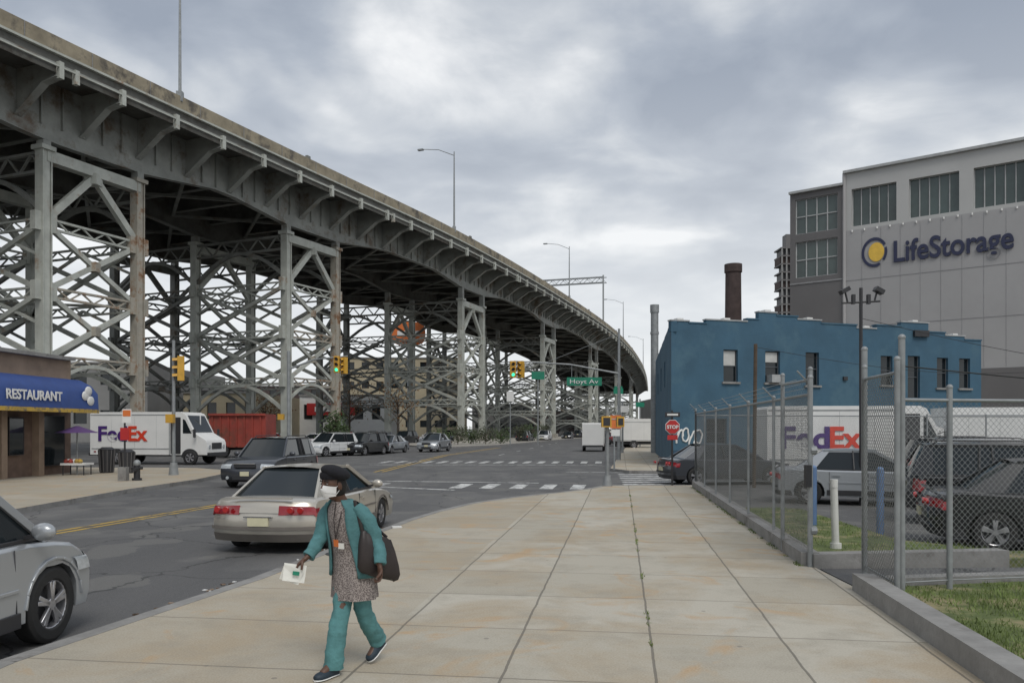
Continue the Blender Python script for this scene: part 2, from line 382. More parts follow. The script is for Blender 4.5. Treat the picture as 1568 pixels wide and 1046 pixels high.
def arch(mb,p,q,rise,n,w,mat):
    p=Vector(p);q=Vector(q);pr=p
    for i in range(1,n+1):
        t=i/n; c=p.lerp(q,t)+Vector((0,0,rise*math.sin(math.pi*t))); mb.beam(pr,c,w,w,mat); pr=c
for ti,(ts,cz) in enumerate(towers):
    far=ti>=5
    lev=[cz,cz-5,cz-9.8,cz-14.6]
    if lev[3]<2.5: lev=[cz,cz*.74,cz*.48,cz*.26]
    cols={}
    for ri,off in enumerate((4,16,28)):
        for e,ds in enumerate((0,8)):
            p=F(ts+ds,off,0); b=Vector((p.x,p.y,0)); cols[ri,e]=b
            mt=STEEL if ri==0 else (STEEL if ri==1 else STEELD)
            if ri==0 and e==1 and ti in(1,2): mt=STEELR
            p_,t=E(ts+ds); rot=Matrix.Rotation(math.atan2(t.y,t.x),3,'Z')
            zt=F(ts+ds,off,-5.7).z
            w=.78
            via.box((b.x,b.y,(cz+RZ)/2),(w*.55,w*.82,cz-RZ),mt,rot=rot)
            for sx in(-1,1): via.box(b+rot@Vector((sx*w*.42,0,0))+Vector((0,0,(cz+RZ)/2)),(.09,w,cz-RZ),mt,rot=rot)
            via.box((b.x,b.y,cz+.15),(1.1,1.1,.3),mt,rot=rot)
            via.box((b.x,b.y,(zt+cz+.3)/2),(.6,.7,zt-cz-.3+.1),STEELB,rot=rot)
            via.box((b.x,b.y,.35),(1.5,1.5,1.0),CONC,rot=rot)
            for z in lev[1:]:
                via.box((b.x,b.y,z),(1.7,.5,1.3) if ri==0 else (1.4,.5,1.1),mt,rot=rot)
    def at(ri,e,z): c=cols[ri,e]; return Vector((c.x,c.y,z))
    for ri in range(3):
        mt=STEEL if ri<2 else STEELD
        A=lambda z:at(ri,0,z); B=lambda z:at(ri,1,z); mid=lambda z:(A(z)+B(z))/2
        via.beam(A(lev[0]-.35),B(lev[0]-.35),.75,.8,mt)
        via.beam(mid(lev[0]-.7),A(lev[1]+.1),.42,.5,mt); via.beam(mid(lev[0]-.7),B(lev[1]+.1),.42,.5,mt)
        via.box(mid(lev[0]-.9),(.9,.9,.8),mt)
        for zi,z in enumerate(lev[1:]): truss(via,A(z+.3),B(z+.3),.65,8,STEELR if (ri==0 and ti<3 and zi) else mt,.16)
        for z1,z2 in((lev[1],lev[2]),(lev[2],lev[3])):
            via.beam(A(z1),B(z2),.3,.34,mt); via.beam(B(z1),A(z2),.3,.34,mt)
            via.box(mid((z1+z2)/2),(.7,.7,.7),STEELR if ti<3 else mt)
        arch(via,A(lev[3]-2.2),B(lev[3]-2.2),2.0,8,.26,mt)
    for ri in range(2):
        for e in range(2):
            A=lambda z:at(ri,e,z); B=lambda z:at(ri+1,e,z); mid=lambda z:(A(z)+B(z))/2
            mt=STEELD if ri else STEEL
            truss(via,A(lev[0]-.1),B(lev[0]-.1),1.3,10,STEELD,.2)
            arch(via,A(lev[0]-4.2),B(lev[0]-4.2),2.8,10,.34,STEELD)
            for z in lev[1:]: truss(via,A(z+.3),B(z+.3),.65,12,mt,.15)
            for z1,z2 in((lev[1],lev[2]),(lev[2],lev[3])):
                via.beam(A(z1),B(z2),.3,.34,mt); via.beam(B(z1),A(z2),.3,.34,mt)
                via.beam(mid(z1),A((z1+z2)/2),.2,.2,mt); via.beam(mid(z1),B((z1+z2)/2),.2,.2,mt)
            arch(via,A(lev[3]-3.2),B(lev[3]-3.2),2.8,10,.3,mt)
            if not far:
                via.beam(at(ri,0,lev[2]),at(ri+1,1,lev[2]),.2,.2,mt); via.beam(at(ri,1,lev[2]),at(ri+1,0,lev[2]),.2,.2,mt)
via.obj('elevated_highway_viaduct')
def decklamp(s,h=10.6,arm=4.6):
    m=MB(); b=F(s,.2,-.4); l=(F(s,5,0)-F(s,0,0)).normalized()
    top=b+Vector((0,0,h)); m.tube([b,b+Vector((0,0,h*.5)),top],[.13,.11,.07],ALU,8)
    e=top+l*arm+Vector((0,0,.9)); m.tube([top-Vector((0,0,.5)),top+l*arm*.5+Vector((0,0,.55)),e],[.06,.05,.045],ALU,6)
    m.box(e+l*.35+Vector((0,0,-.02)),(.8,.4,.18),ALU,rz=math.atan2(l.y,l.x)); m.box(b+Vector((0,0,.4)),(.45,.45,.8),ALU)
    m.obj('street_lamp')
for s in(5.6,51.5,109,175,240,-46): decklamp(s)
m=MB(); a=F(143,.2,-.3); m.beam(a,a+Vector((0,0,11.3)),.35,.35,ALU); b=F(143,18,10.6); a2=F(143,.2,10.6)
truss(m,a2,b,1.3,12,ALU,.16); truss(m,a2+Vector((.9,.9,0)),b+Vector((.9,.9,0)),1.3,12,ALU,.16)
m.beam(F(143,18,-.3),F(143,18,10.8),.35,.35,ALU); m.obj('sign_gantry')

# ---------------------------------------------------------------- buildings
def wall(mb,p0,p1,z0,z1,mat,openings=(),depth=.18,glass=GLASS,frame=WFR,fw=.06,mull=(1,2)):
    p0=Vector((*p0,0));p1=Vector((*p1,0));Ln=(p1-p0).length;t=(p1-p0)/Ln;n=Vector((t.y,-t.x,0))
    xs=sorted({0,Ln}|{o[0] for o in openings}|{o[1] for o in openings}); zs=sorted({z0,z1}|{o[2] for o in openings}|{o[3] for o in openings})
    Q=lambda x,z,d=0:p0+t*x-n*d+Vector((0,0,z))
    for x0,x1 in zip(xs,xs[1:]):
        for a,b in zip(zs,zs[1:]):
            cx,cz=(x0+x1)/2,(a+b)/2
            if any(o[0]<cx<o[1] and o[2]<cz<o[3] for o in openings): continue
            mb.add([Q(x0,a),Q(x1,a),Q(x1,b),Q(x0,b)],[(0,1,2,3)],mat)
    for o in openings:
        x0,x1,a,b=o[:4]; gl=o[4] if len(o)>4 else glass; mu=o[5] if len(o)>5 else mull
        c=[(x0,a),(x1,a),(x1,b),(x0,b)]
        for i in range(4):
            (xa,za),(xb,zb)=c[i],c[(i+1)%4]; mb.add([Q(xa,za),Q(xb,zb),Q(xb,zb,depth),Q(xa,za,depth)],[(0,1,2,3)],mat)
        mb.add([Q(x,z,depth-.01) for x,z in c],[(0,1,2,3)],gl)
        if frame:
            for i in range(4):
                (xa,za),(xb,zb)=c[i],c[(i+1)%4]; mb.beam(Q(xa,za,depth-.04),Q(xb,zb,depth-.04),fw,fw,frame)
            for i in range(1,mu[0]): x=x0+(x1-x0)*i/mu[0]; mb.beam(Q(x,a,depth-.05),Q(x,b,depth-.05),fw*.8,fw*.8,frame)
            for i in range(1,mu[1]): z=a+(b-a)*i/mu[1]; mb.beam(Q(x0,z,depth-.05),Q(x1,z,depth-.05),fw*.8,fw*.8,frame)
    return Q,t,n
m=MB(); C1,C2,C3,C4=(8,40),(27.1,46),(29,62),(11.0,61)
BD=pm('blind_white',(.5,.5,.48),.6)
wins=[(3.0,3.85,4.3,5.95),(5.5,6.4,4.3,5.95),(8,8.85,4.2,5.95),(12.9,13.7,4.3,5.9),(16.8,17.6,4.2,5.9),(18.4,19.2,4.2,5.9),(14.75,15.6,3.6,5.95),(2.0,3.2,1.0,2.4),(9,10.2,.1,2.3)]
Q,t,n=wall(m,C1,C2,RZ,6.75,BLUE,wins,frame=pm('win_frame_dark',(.08,.09,.10)),depth=.22)
wall(m,C4,C1,RZ,6.75,BLUE,[(4,5,4.3,5.8),(9,10,4.3,5.8),(14,15,4.3,5.8)],frame=None); wall(m,C2,C3,RZ,6.75,BLUE); wall(m,C3,C4,RZ,6.75,BLUE)
m.add([(*C1,6.4),(*C2,6.4),(*C3,6.4),(*C4,6.4)],[(0,1,2,3)],GREYD)
steps=[(0,1.0,7.3),(1.0,2.0,7.22),(2.0,4.4,7.42),(4.4,5.1,7.55),(5.1,6.2,7.95),(6.2,7.5,7.8),(7.5,9,7.66),(9,11.3,7.5),(11.3,12.6,7.35),(12.6,14.3,7.55),(14.3,16.2,7.8),(16.2,17.4,7.3),(17.4,18.8,7.15),(18.8,20.02,6.95)]
ang=math.atan2(t.y,t.x)
for i,(a,b,z) in enumerate(steps):
    c=(Q(a,0)+Q(b,0))/2-n*.15
    m.box((c.x,c.y,(6.75+z)/2),(b-a,.3,z-6.75),BLUE,rz=ang); m.box((c.x,c.y,z+.035),(b-a+.06,.38,.07),BLUE if i%2 else WFR,rz=ang)
    if i%2==0: m.box((c.x,c.y,z+.11),(.35,.36,.08),WHITE,rz=ang)
sc1=Vector((*C4,0));sc0=Vector((*C1,0))
for i in range(6):
    a=sc0.lerp(sc1,i/6);b=sc0.lerp(sc1,(i+1)/6); z=7.3-i*.05; c=(a+b)/2+Vector((.14,0,0)); d=(b-a)
    m.box((c.x,c.y,(6.75+z)/2),(d.length,.28,z-6.75),BLUE,rz=math.atan2(d.y,d.x))
for w in wins[:6]:
    c=Q((w[0]+w[1])/2,w[2]-.06,-.04); m.box(c,(w[1]-w[0]+.2,.14,.1),KERB,rz=ang)
for w,f in((wins[0],.5),(wins[1],.35)):
    m.add([Q(w[0]+.08,w[3]-(w[3]-w[2])*f,.15),Q(w[1]-.08,w[3]-(w[3]-w[2])*f,.15),Q(w[1]-.08,w[3]-.06,.15),Q(w[0]+.08,w[3]-.06,.15)],[(0,1,2,3)],BD)
c=Q(5.95,4.5,-.12); m.box(c,(.6,.5,.4),WFR,rz=ang)
for a,z in((10.5,4.6),(12,2.6)): m.box(Q(a,z,-.05),(.25,.12,.2),DARK,rz=ang)
m.box(Q(15.6,7.2,-.1),(1.0,.15,.35),DARK,rz=ang)
m.cyl(Q(14.2,0,-.08),Q(14.2,6.9,-.08),.06,DARK,n=8)
m.beam(Q(0,.35,-.012),Q(20,.35,-.012),.02,.9,pm('blue_base',(.03,.07,.12),.8))
bo=m.obj('blue_brick_building')
# spray-painted graffiti: looping thick strokes, slightly proud of the wall
mm=MB(); rg=random.Random(11)
for i in range(4):
    cx=.45+i*.36; cz=1.5+.08*math.sin(i*2); pr=None
    for k in range(15):
        a=k/14*2*math.pi*(1.15 if i%2 else .85)+i; q=Q(cx+.20*math.cos(a)+.02*k/3*rg.uniform(-1,1),cz+.34*math.sin(a*(1.0 if i%2 else 1.5)),-.03)
        if pr is not None: mm.cyl(pr,q,.045,WHITE,n=6)
        pr=q
mm.obj('graffiti',parent=bo)
m=MB(); m.cyl((11.1,62,0),(11.1,62,10.9),.3,ALU,n=16); m.cyl((11.1,62,10.9),(11.1,62,11.5),.35,ALU,n=16); m.cyl((11.1,62,9.2),(11.1,62,9.4),.34,ALU,n=16); m.obj('vent_stack')
m=MB(); m.cyl((25.0,90,0),(25.0,90,20.0),1.05,BRICK,r2=.86,n=24); m.cyl((25,90,19.5),(25,90,20.4),.98,BRICK,n=24); m.obj('brick_chimney')
# storage building
m=MB(); O=Vector((25,71.6)); dd=Vector((.7915,-.6112)); nn=Vector((.6112,.7915)); H=23.9
def G(tt,b=0): p=O+dd*tt+nn*b; return (p.x,p.y)
LW=[(.47,4.1,19.2,22.3,GLASSG,(4,2)),(.47,4.1,15.3,18.5,GLASSG,(4,2))]
wall(m,G(0),G(4.66),RZ,22.9,GREYD,LW,depth=.25,fw=.12)
RW=[(5.25,8.8,19.2,22.4,GLASSG,(5,1)),(9.75,13.4,19.2,22.4,GLASSG,(5,1)),(14.4,17.9,19.2,22.4,GLASSG,(5,1)),(18.9,22.4,19.2,22.4,GLASSG,(5,1)),(23.4,27,19.2,22.4,GLASSG,(5,1))]
wall(m,G(4.66),G(44),18.9,H,GREYT,[(a-4.66,b-4.66,c,d,e,f) for a,b,c,d,e,f in RW],depth=.4,fw=.09)
wall(m,G(4.66),G(44),6.6,18.9,GREYL)
wall(m,G(4.66,-.02),G(44,-.02),RZ,6.6,GREYD)
m.add([(*G(4.66,-.02),6.6),(*G(44,-.02),6.6),(*G(44),6.6),(*G(4.66),6.6)],[(0,1,2,3)],GREYD)
wall(m,G(44),G(44,40),RZ,H,GREYL); wall(m,G(44,40),G(0,40),RZ,H,GREYL); wall(m,G(0,40),G(0),RZ,22.9,GREYD)
m.add([(*G(0),22.9),(*G(4.66),22.9),(*G(4.66,40),22.9),(*G(0,40),22.9)],[(0,1,2,3)],GREYD)
m.add([(*G(4.66),H),(*G(44),H),(*G(44,40),H),(*G(4.66,40),H)],[(0,1,2,3)],GREYD)
m.add([(*G(4.66),22.9),(*G(4.66,40),22.9),(*G(4.66,40),H),(*G(4.66),H)],[(0,1,2,3)],GREYL)
SEAM=pm('seam',(.25,.25,.255))
m.beam((*G(4.6,-.1),H+.03),(*G(44,-.1),H+.03),.4,.22,WFR); m.beam((*G(-.05,-.1),22.95),(*G(4.6,-.1),22.95),.4,.2,WFR)
m.beam((*G(4.66,-.06),3),(*G(4.66,-.06),H),.22,.22,GREYL)
for z in(14.6,10.6): m.beam((*G(4.7,-.01),z),(*G(44,-.01),z),.03,.035,SEAM)
for k in range(26): a=6.1+k*1.5; m.beam((*G(a,-.008),6.7),(*G(a,-.008),18.8),.03,.018,SEAM)
for k in range(34): m.beam((*G(5.3+k*1.0,-.05),18.72),(*G(5.3+k*1.0,-.05),18.88),.1,.1,WHITE)
for z in(14.8,): m.beam((*G(0,-.03),z),(*G(4.6,-.03),z),.06,.12,SEAM)
def disc(cx,cz,rx,rz_,mat,d,n=32,a0=0,a1=2*math.pi,inner=0):
    vs=[];fs=[]
    for i in range(n+1):
        a=a0+(a1-a0)*i/n; vs.append((*G(cx+rx*math.cos(a),-d),cz+rz_*math.sin(a))); vs.append((*G(cx+inner*rx*math.cos(a),-d),cz+inner*rz_*math.sin(a)))
    for i in range(n): fs.append((2*i,2*i+2,2*i+3,2*i+1))
    m.add(vs,fs,mat)
disc(7.1,16.75,1.02,1.25,NAVY,.06,a0=.5,a1=5.2,inner=.80); disc(7.1,16.75,1.0,1.22,NAVY,.06,a0=-.7,a1=.3,inner=.82)
disc(7.25,16.75,.62,.80,YLOGO,.07)
so=m.obj('self_storage_building')
p=G(8.5,-.08); text(so,'LifeStorage',2.45,(p[0],p[1],15.75),(R(90),0,math.atan2(dd.y,dd.x)),NAVY,width=8.5,bold=.045,ext=.05,name='wall_lettering')
m=MB()
for k in range(24):
    z=3*k; m.box((103,300,z),(6.0,8,.5),GREYD); 
    if k<23:
        for x in(-2.6,-.9,.9,2.6): m.box((103+x,296.2,z+1.5),(.5,.5,2.5),GREYM)
        m.box((103+(k%3-1)*.8,300,z+1.5),(4.6,6,2.5),DARK if k%3 else BRICK)
m.box((104,300,72),(3,4,5),GREYD); m.obj('high_rise_tower')
# left restaurant building
m=MB(); a=(-20.9,8); b=(-18.95,34.2)
W=[(1,4,.5,2.4,GLASS,(3,1)),(5,6,0,2.3,DARK,(1,1)),(8,12,.6,2.4,GLASS,(3,1)),(16,19.5,.6,2.5,GLASS,(3,1)),(20.6,21.5,0.05,2.3,DARK,(1,1)),(22.3,23.1,.9,2.3,GLASS,(1,1)),(24.2,25.6,.4,2.4,GLASS,(2,1))]
wall(m,b,a,-.0,2.6,BROWN,[(26.27-w[1],26.27-w[0])+w[2:] for w in W],frame=DARK)
wall(m,b,a,2.6,4.8,TANW); wall(m,(-33,35.4),b,0,4.8,BROWN,[(3,5,1,2.4)]); m.add([(*a,4.6),(*b,4.6),(-33,35.4,4.6),(-35,9,4.6)],[(0,1,2,3)],GREYD)
Q0=lambda x,z,d=0: Vector((a[0],a[1],0))+(Vector((b[0],b[1],0))-Vector((a[0],a[1],0))).normalized()*x+Vector((.997,-.074,0))*d+Vector((0,0,z))
m.beam(Q0(0,4.85,.08),Q0(26.2,4.85,.08),.4,.14,KERB)
prof=[(0,4.0),(.5,3.95),(1.0,3.7),(1.3,3.35),(1.35,2.55),(1.28,2.55),(1.22,3.3),(0,3.8)]
r=[[Q0(x,z,d+.02) for d,z in prof] for x in(2,26.1)]; m.loft(r,AWN,True,False)
m.beam(Q0(2,2.62,1.37),Q0(26.1,2.62,1.37),.02,.16,YMARK)
m.beam(Q0(26.12,2.7,.1),Q0(26.12,2.7,1.3),.02,.16,YMARK)
for x in(24.0,21.9,19.9,15.5): m.box(Q0(x,1.3,.12),(.3,.35,2.6),TANW)
for x,c in((24.9,REDT),(22.7,YMARK),(18,REDT),(17,WHITE),(21.2,WHITE),(25.4,WHITE)): m.box(Q0(x,1.25+.2*math.sin(x*5),.03),(.03,.4,.5),c,rz=-.07)
for x,zz_ in((25.2,3.25),(25.55,3.05),(25.4,3.45)): m.sphere(Q0(x,zz_,1.35),(.05,.28,.2),WHITE,12,8)
ro=m.obj('restaurant_building')
q=Q0(23.6,2.98,1.42); text(ro,'RESTAURANT',.5,(q.x-.02-.0,q.y,q.z),(R(90),0,R(85.2)),WHITE,name='awning_lettering',bold=.012,align='RIGHT')
m=MB(); m.cyl((-17.8,32.6,0),(-17.8,32.6,1.9),.03,ALU,n=8); m.cyl((-17.8,32.6,1.72),(-17.8,32.6,2.0),.85,pm('umbrella_purple',(.10,.05,.16)),r2=.05,n=8,smooth=False)
m.box((-17.8,32.6,.45),(1.0,.7,.08),WHITE)
for sx in(-1,1):
    for sy in(-1,1): m.cyl((-17.8+sx*.42,32.6+sy*.28,0),(-17.8+sx*.42,32.6+sy*.28,.45),.025,DARK,n=6)
for i in range(12): m.sphere((-17.8+random.uniform(-.4,.4),32.5+random.uniform(-.2,.2),.56),(.1,.1,.1),random.choice([REDT,YMARK,WHITE,GREENS]),8,6)
m.obj('sidewalk_stand')
def block(name,x0,x1,y0,y1,h,mat,win=0,rows=1,roof=None):
    m=MB(); ops=[]
    if win:
        L=x1-x0; 
        for r_ in range(rows):
            for k in range(win):
                a=L*(k+.25)/win; b_=L*(k+.75)/win; zc=h*(r_+.45)/rows; ops.append((a,b_,zc,min(h-.3,zc+h/rows*.35)))
    wall(m,(x0,y0),(x1,y0),RZ,h,mat,ops,frame=None,depth=.3); wall(m,(x1,y0),(x1,y1),RZ,h,mat); wall(m,(x1,y1),(x0,y1),RZ,h,mat); wall(m,(x0,y1),(x0,y0),RZ,h,mat)
    m.add([(x0,y0,h),(x1,y0,h),(x1,y1,h),(x0,y1,h)],[(0,1,2,3)],GREYD); m.beam((x0-.1,y0-.1,h+.1),(x1+.1,y0-.1,h+.1),.3,.3,KERB)
    return m.obj(name)
block('warehouse',-110,-54,118,150,11.5,GREYM,14,2)
block('warehouse',-52,-40,126,150,7.5,TANB,4,1)
block('retail_store',-40,-24,150,170,8,WHITE,5,1)
block('tan_apartment_building',-46,-13,200,230,19.5,TANB,9,4)
block('warehouse',-12,6,240,260,9,GREYM,5,2)
block('warehouse',6,40,330,350,9,BRICK,8,2)
block('brick_warehouse',-95,-47,230,260,14,BRICK,12,3)
block('warehouse',24,52,120,150,7,GREYM,8,1)
block('brick_warehouse',60,100,330,360,14,BRICK,8,3)
block('warehouse',-200,-100,260,300,12,GREYM,12,2)
m=MB(); m.box((-34,149.6,5.5),(9,.3,2.2),REDSIGN); m.box((-34,149.4,5.5),(6,.1,.9),WHITE); m.obj('store_sign')
m=MB(); m.cyl((-22,170,0),(-22,170,20),.35,ALU,n=10)
pts=[]; 
for k in range(24):
    aa=2*math.pi*k/24; pts.append((3.6*abs(math.cos(aa))**.6*math.copysign(1,math.cos(aa)),2.5*abs(math.sin(aa))**.6*math.copysign(1,math.sin(aa))))
m.loft([[(-22+x,169.4,22+z) for x,z in pts],[(-22+x,168.9,22+z) for x,z in pts]],ORB,True,False); m.box((-22,168.85,22),(4.6,.1,1.1),WHITE); m.obj('billboard_sign')
m=MB(); m.box((-18.9,56,1.75),(3.9,2.4,2.3),REDT)
for k in range(7): m.box((-20.6+k*.55,54.76,1.75),(.1,.1,2.2),REDT)
m.box((-18.9,54.7,2.85),(3.9,.15,.15),REDT); m.box((-18.9,56,.5),(3.8,1.2,.2),DARK)
for x in(-20,-18): m.cyl((x,54.8,.37),(x,55.2,.37),.5,BLACK,n=16)
m.obj('dumpster')

# ---------------------------------------------------------------- vehicles
def wheel(mb,x,y,z,r,w,side,spokes=5):
    prof=[(-w/2,r*.62),(-w/2,r*.9),(-w*.38,r),(w*.38,r),(w/2,r*.9),(w/2,r*.66),(w*.42,r*.62)]
    n=28; rings=[]
    for k in range(n):
        a=2*math.pi*k/n; rings.append([(x+rr*math.cos(a),y+side*yy,z+rr*math.sin(a)) for yy,rr in prof])
    rings.append(rings[0]); mb.loft(rings,BLACK,False,True,closed=False)
    n=24
    def ring(r0,r1,y0,y1,mat):
        vs=[];fs=[]
        for k in range(n):
            a=2*math.pi*k/n; vs+= [(x+r0*math.cos(a),y+side*y0,z+r0*math.sin(a)),(x+r1*math.cos(a),y+side*y1,z+r1*math.sin(a))]
        for k in range(n): j=(k+1)%n; fs.append((2*k,2*j,2*j+1,2*k+1))
        mb.add(vs,fs,mat,True)
    ring(r*.66,r*.60,w*.46,w*.40,RIM); ring(r*.60,r*.57,w*.40,w*.1,RIM); ring(r*.58,.001,w*.1,w*.1,DARK)
    for k in range(spokes):
        a=2*math.pi*k/spokes+.3; c=Vector((math.cos(a),0,math.sin(a)))
        p=Vector((x,y+side*w*.36,z)); 
        for da in(-.13,.13):
            c2=Vector((math.cos(a+da),0,math.sin(a+da))); mb.beam(p+c*r*.1,p+c2*r*.6,.035,.045,RIM)
    mb.cyl((x,y+side*w*.2,z),(x,y+side*w*.44,z),r*.16,RIM,n=12)
KIND={
 'sedan':dict(L=4.85,W=1.82,wr=.325,ax=(-1.42,1.45),zb=.93,zr=1.42,cab=(-1.85,-1.05,.18,1.15),wt=.57,
   top=[(-2.425,.42),(-2.42,.62),(-2.37,.85),(-2.3,.93),(-2.15,.972),(-1.9,.985),(-1.0,.95),(.9,.94),(1.5,.89),(1.9,.82),(2.15,.75),(2.33,.66),(2.42,.5),(2.4,.3),(2.3,.22)]),
 'suv':dict(L=4.7,W=1.88,wr=.36,ax=(-1.4,1.45),zb=1.04,zr=1.66,cab=(-2.28,-1.95,.25,1.02),wt=.64,
   top=[(-2.35,.45),(-2.34,.75),(-2.3,1.02),(-2.2,1.06),(-1.0,1.05),(.9,1.06),(1.4,1.03),(1.8,.98),(2.08,.90),(2.25,.78),(2.33,.6),(2.33,.4),(2.25,.28)]),
 'suvf':dict(L=4.7,W=1.88,wr=.37,ax=(-1.4,1.55),zb=1.02,zr=1.66,cab=(-2.2,-1.85,.75,1.55),wt=.64,
   top=[(-2.35,.45),(-2.34,.75),(-2.3,1.02),(-2.2,1.04),(-1.0,1.03),(1.2,1.03),(1.6,1.0),(1.9,.96),(2.12,.88),(2.26,.77),(2.33,.6),(2.33,.4),(2.25,.28)]),
}
pm_red2=pm('tail_lens_bright',(.42,.02,.02),.15,coat=1)
def car(name,kind,paint,loc,rz,scale=1,z=RZ,sx=None,two_tone=None):
    K=KIND[kind]; L,W=K['L'],K['W']; hw=W/2; wr=K['wr']; zb,zr=K['zb'],K['zr']; xr0,xr1,xf1,xf0=K['cab']; wb=hw-.13; wt=K['wt']; sed=kind=='sedan'
    mb=MB(); out=list(K['top'])
    zl=out[-1][1]; 
    for xc in(K['ax'][1],K['ax'][0]):
        ra=wr+.065; cz=wr
        a0=math.asin(max(-1,min(1,(zl-cz)/ra)))
        for k in range(13):
            a=a0+(math.pi-2*a0)*k/12; out.append((xc+ra*math.cos(a),cz+ra*math.sin(a)))
    out.append((-L/2+.12,zl))
    def bp(x,zz,yf):
        a=abs(yf); ax=abs(x); xx=x
        if ax>1.8: xx=math.copysign(ax-(ax-1.8)*.36*a**3,x)
        z2=zz
        if zz>.6: z2=zz-.035*a*a*(1 if zz>.8 else .3)-(.0 if a<1 else .03)
        return Vector((xx,yf*hw*(1-.035*max(0,(zz-.55)/.5)**2-.02*max(0,(.5-zz)/.3)),z2))
    ys=[-1,-.965,-.8,-.45,0,.45,.8,.965,1]
    mb.loft([[bp(x,zz,yf) for x,zz in out] for yf in ys],paint,True,True)
    mb.box((0,0,.42),(L*.88,W*.72,.42),DARK)
    top=K['top']
    def endx(zz,front):
        l=list(reversed(top)) if front else [(-L/2+.12,zl)]+top
        for (x1,z1),(x2,z2) in zip(l,l[1:]):
            if z1<=zz<=z2: return x1+(x2-x1)*(zz-z1)/max(1e-6,z2-z1)
        return l[-1][0]
    def patch(y0,y1,z0,z1,front,mat,wrap=0,off=.012,tz=0):
        sgx=1 if front else -1; sy=1 if y0+y1>0 else -1
        yv=sorted({y0,y1}|{y for y in ys if y0<y<y1},key=abs)
        zv=[z0+(z1-z0)*k/4 for k in range(5)]; rows=[]
        for yf in yv:
            rows.append([bp(endx(zz+tz*abs(yf),front),zz+tz*abs(yf),yf)+Vector((sgx*off,sy*(off if abs(yf)>.9 else 0),0)) for zz in zv])
        if wrap: rows.append([p+Vector((-sgx*wrap,sy*.004,(.0 if k in(0,) else .01)*1)) for k,p in enumerate(rows[-1])])
        mb.loft(rows,mat,False,True,closed=False)
    for sg in(-1,1):
        def S(x,zz,o=.012):
            f=(zz-zb)/(zr-zb); return Vector((x,sg*(wb+(wt-wb)*f+o),zz))
        def B(x,zz,o=.004): return Vector((x,sg*(hw*(1-.035*max(0,(zz-.55)/.5)**2)+o),zz))
        lowm=two_tone or DARK
        mb.beam(B(-.98,.33),B(1.02,.33),.025,.14,lowm); mb.beam(B(-.95,.60),B(1.0,.60),.02,.035,paint if not two_tone else two_tone)
        for x in(-.92,.02,.98): mb.beam(B(x,.38,-.0),B(x,zb-.05,.0),.012,.012,DARK)
        for x in(-.75,.2): mb.box(B(x+.0,zb-.14,.02),(.2,.03,.035),paint)
        for xc in K['ax']:
            pr=None
            for k in range(11):
                a=math.pi*(k/10)*.96+.06; q=Vector((xc+(wr+.075)*math.cos(a),sg*(hw*.995+.004),wr+(wr+.075)*math.sin(a)))
                if pr is not None: mb.beam(pr,q,.025,.03,two_tone or paint)
                pr=q
            wheel(mb,xc,sg*(hw-.12),wr,wr,.21,sg)
        mb.beam(S(xf0,zb-.03),S(xf1,zr),.06,.075,paint)
        bx=(xr1+xf1)/2+.12
        mb.beam(S(bx,zb),S(bx-.03,zr),.03,.09,DARK)
        if sed: pts=[S(xr0-.05,zb-.02),S(xr1-.05,zr),S(xr1+.14,zr),S(xr0+.55,zb-.02)]
        else: pts=[S(xr0-.02,zb-.02),S(xr1-.05,zr),S(xr1+.1,zr),S(xr0+.42,zb-.02)]
        mb.add(pts+[p-Vector((0,sg*.05,0)) for p in pts],[(0,1,2,3),(4,7,6,5),(0,4,5,1),(1,5,6,2),(2,6,7,3),(3,7,4,0)],paint)
        if not sed:
            mb.beam(S(-1.02,zb),S(-.98,zr),.03,.10,DARK)
            mb.tube([(xr1+.1,sg*(wt-.06),zr+.03),(xr1+.2,sg*(wt-.06),zr+.1),(xf1-.2,sg*(wt-.06),zr+.1),(xf1-.05,sg*(wt-.06),zr+.03)],.018,DARK,6)
        mb.beam(S(xr0+.3,zb+.0),S(xf0-.05,zb+.0),.03,.035,DARK)
        mb.beam(S(xr1,zr-.0,-.005),S(xf1,zr-.0,-.005),.05,.06,paint)
        mb.sphere((xf0-.32,sg*(hw+.09),zb+.09),(.075,.115,.085),paint,12,8); mb.beam((xf0-.3,sg*(hw-.1),zb+.03),(xf0-.32,sg*(hw+.05),zb+.06),.06,.04,DARK)
        if sed:
            patch(*sorted((sg*.5,sg*1.0)),.60,.72,True,LENS,wrap=.16); patch(*sorted((sg*.38,sg*1.0)),.70,.86,False,REDL,wrap=.14)
            for yy,xx in((.62,-L/2-.0),(.80,-L/2+.03)): mb.cyl((xx+.02,sg*hw*yy,.785),(xx-.028,sg*hw*yy,.785),.050,pm_red2,n=14)
        else:
            patch(*sorted((sg*.55,sg*1.0)),.68,.84,True,LENS,wrap=.22); patch(*sorted((sg*.78,sg*1.0)),.74,1.0,False,REDL,wrap=.12)
        mb.cyl((L/2-.14,sg*hw*.68,.36),(L/2-.07,sg*hw*.68,.36),.055,LENS,n=12)
    def glassgrid(x0,z0,w0,x1,z1,w1,bul):
        rows=4;cols=7;vs=[];fs=[]
        for r_ in range(rows+1):
            f=r_/rows
            for c in range(cols+1):
                g_=-1+2*c/cols; x=x0+(x1-x0)*f+bul*(1-g_*g_); vs.append((x,g_*(w0+(w1-w0)*f),z0+(z1-z0)*f+.0))
        for r_ in range(rows):
            for c in range(cols): q=r_*(cols+1)+c; fs.append((q,q+1,q+cols+2,q+cols+1))
        mb.add(vs,fs,GLASS,True)
    v=[(xr0,-wb,zb-.05),(xr0,wb,zb-.05),(xf0,wb,zb-.05),(xf0,-wb,zb-.05),(xr1,-wt,zr),(xr1,wt,zr),(xf1,wt,zr),(xf1,-wt,zr)]
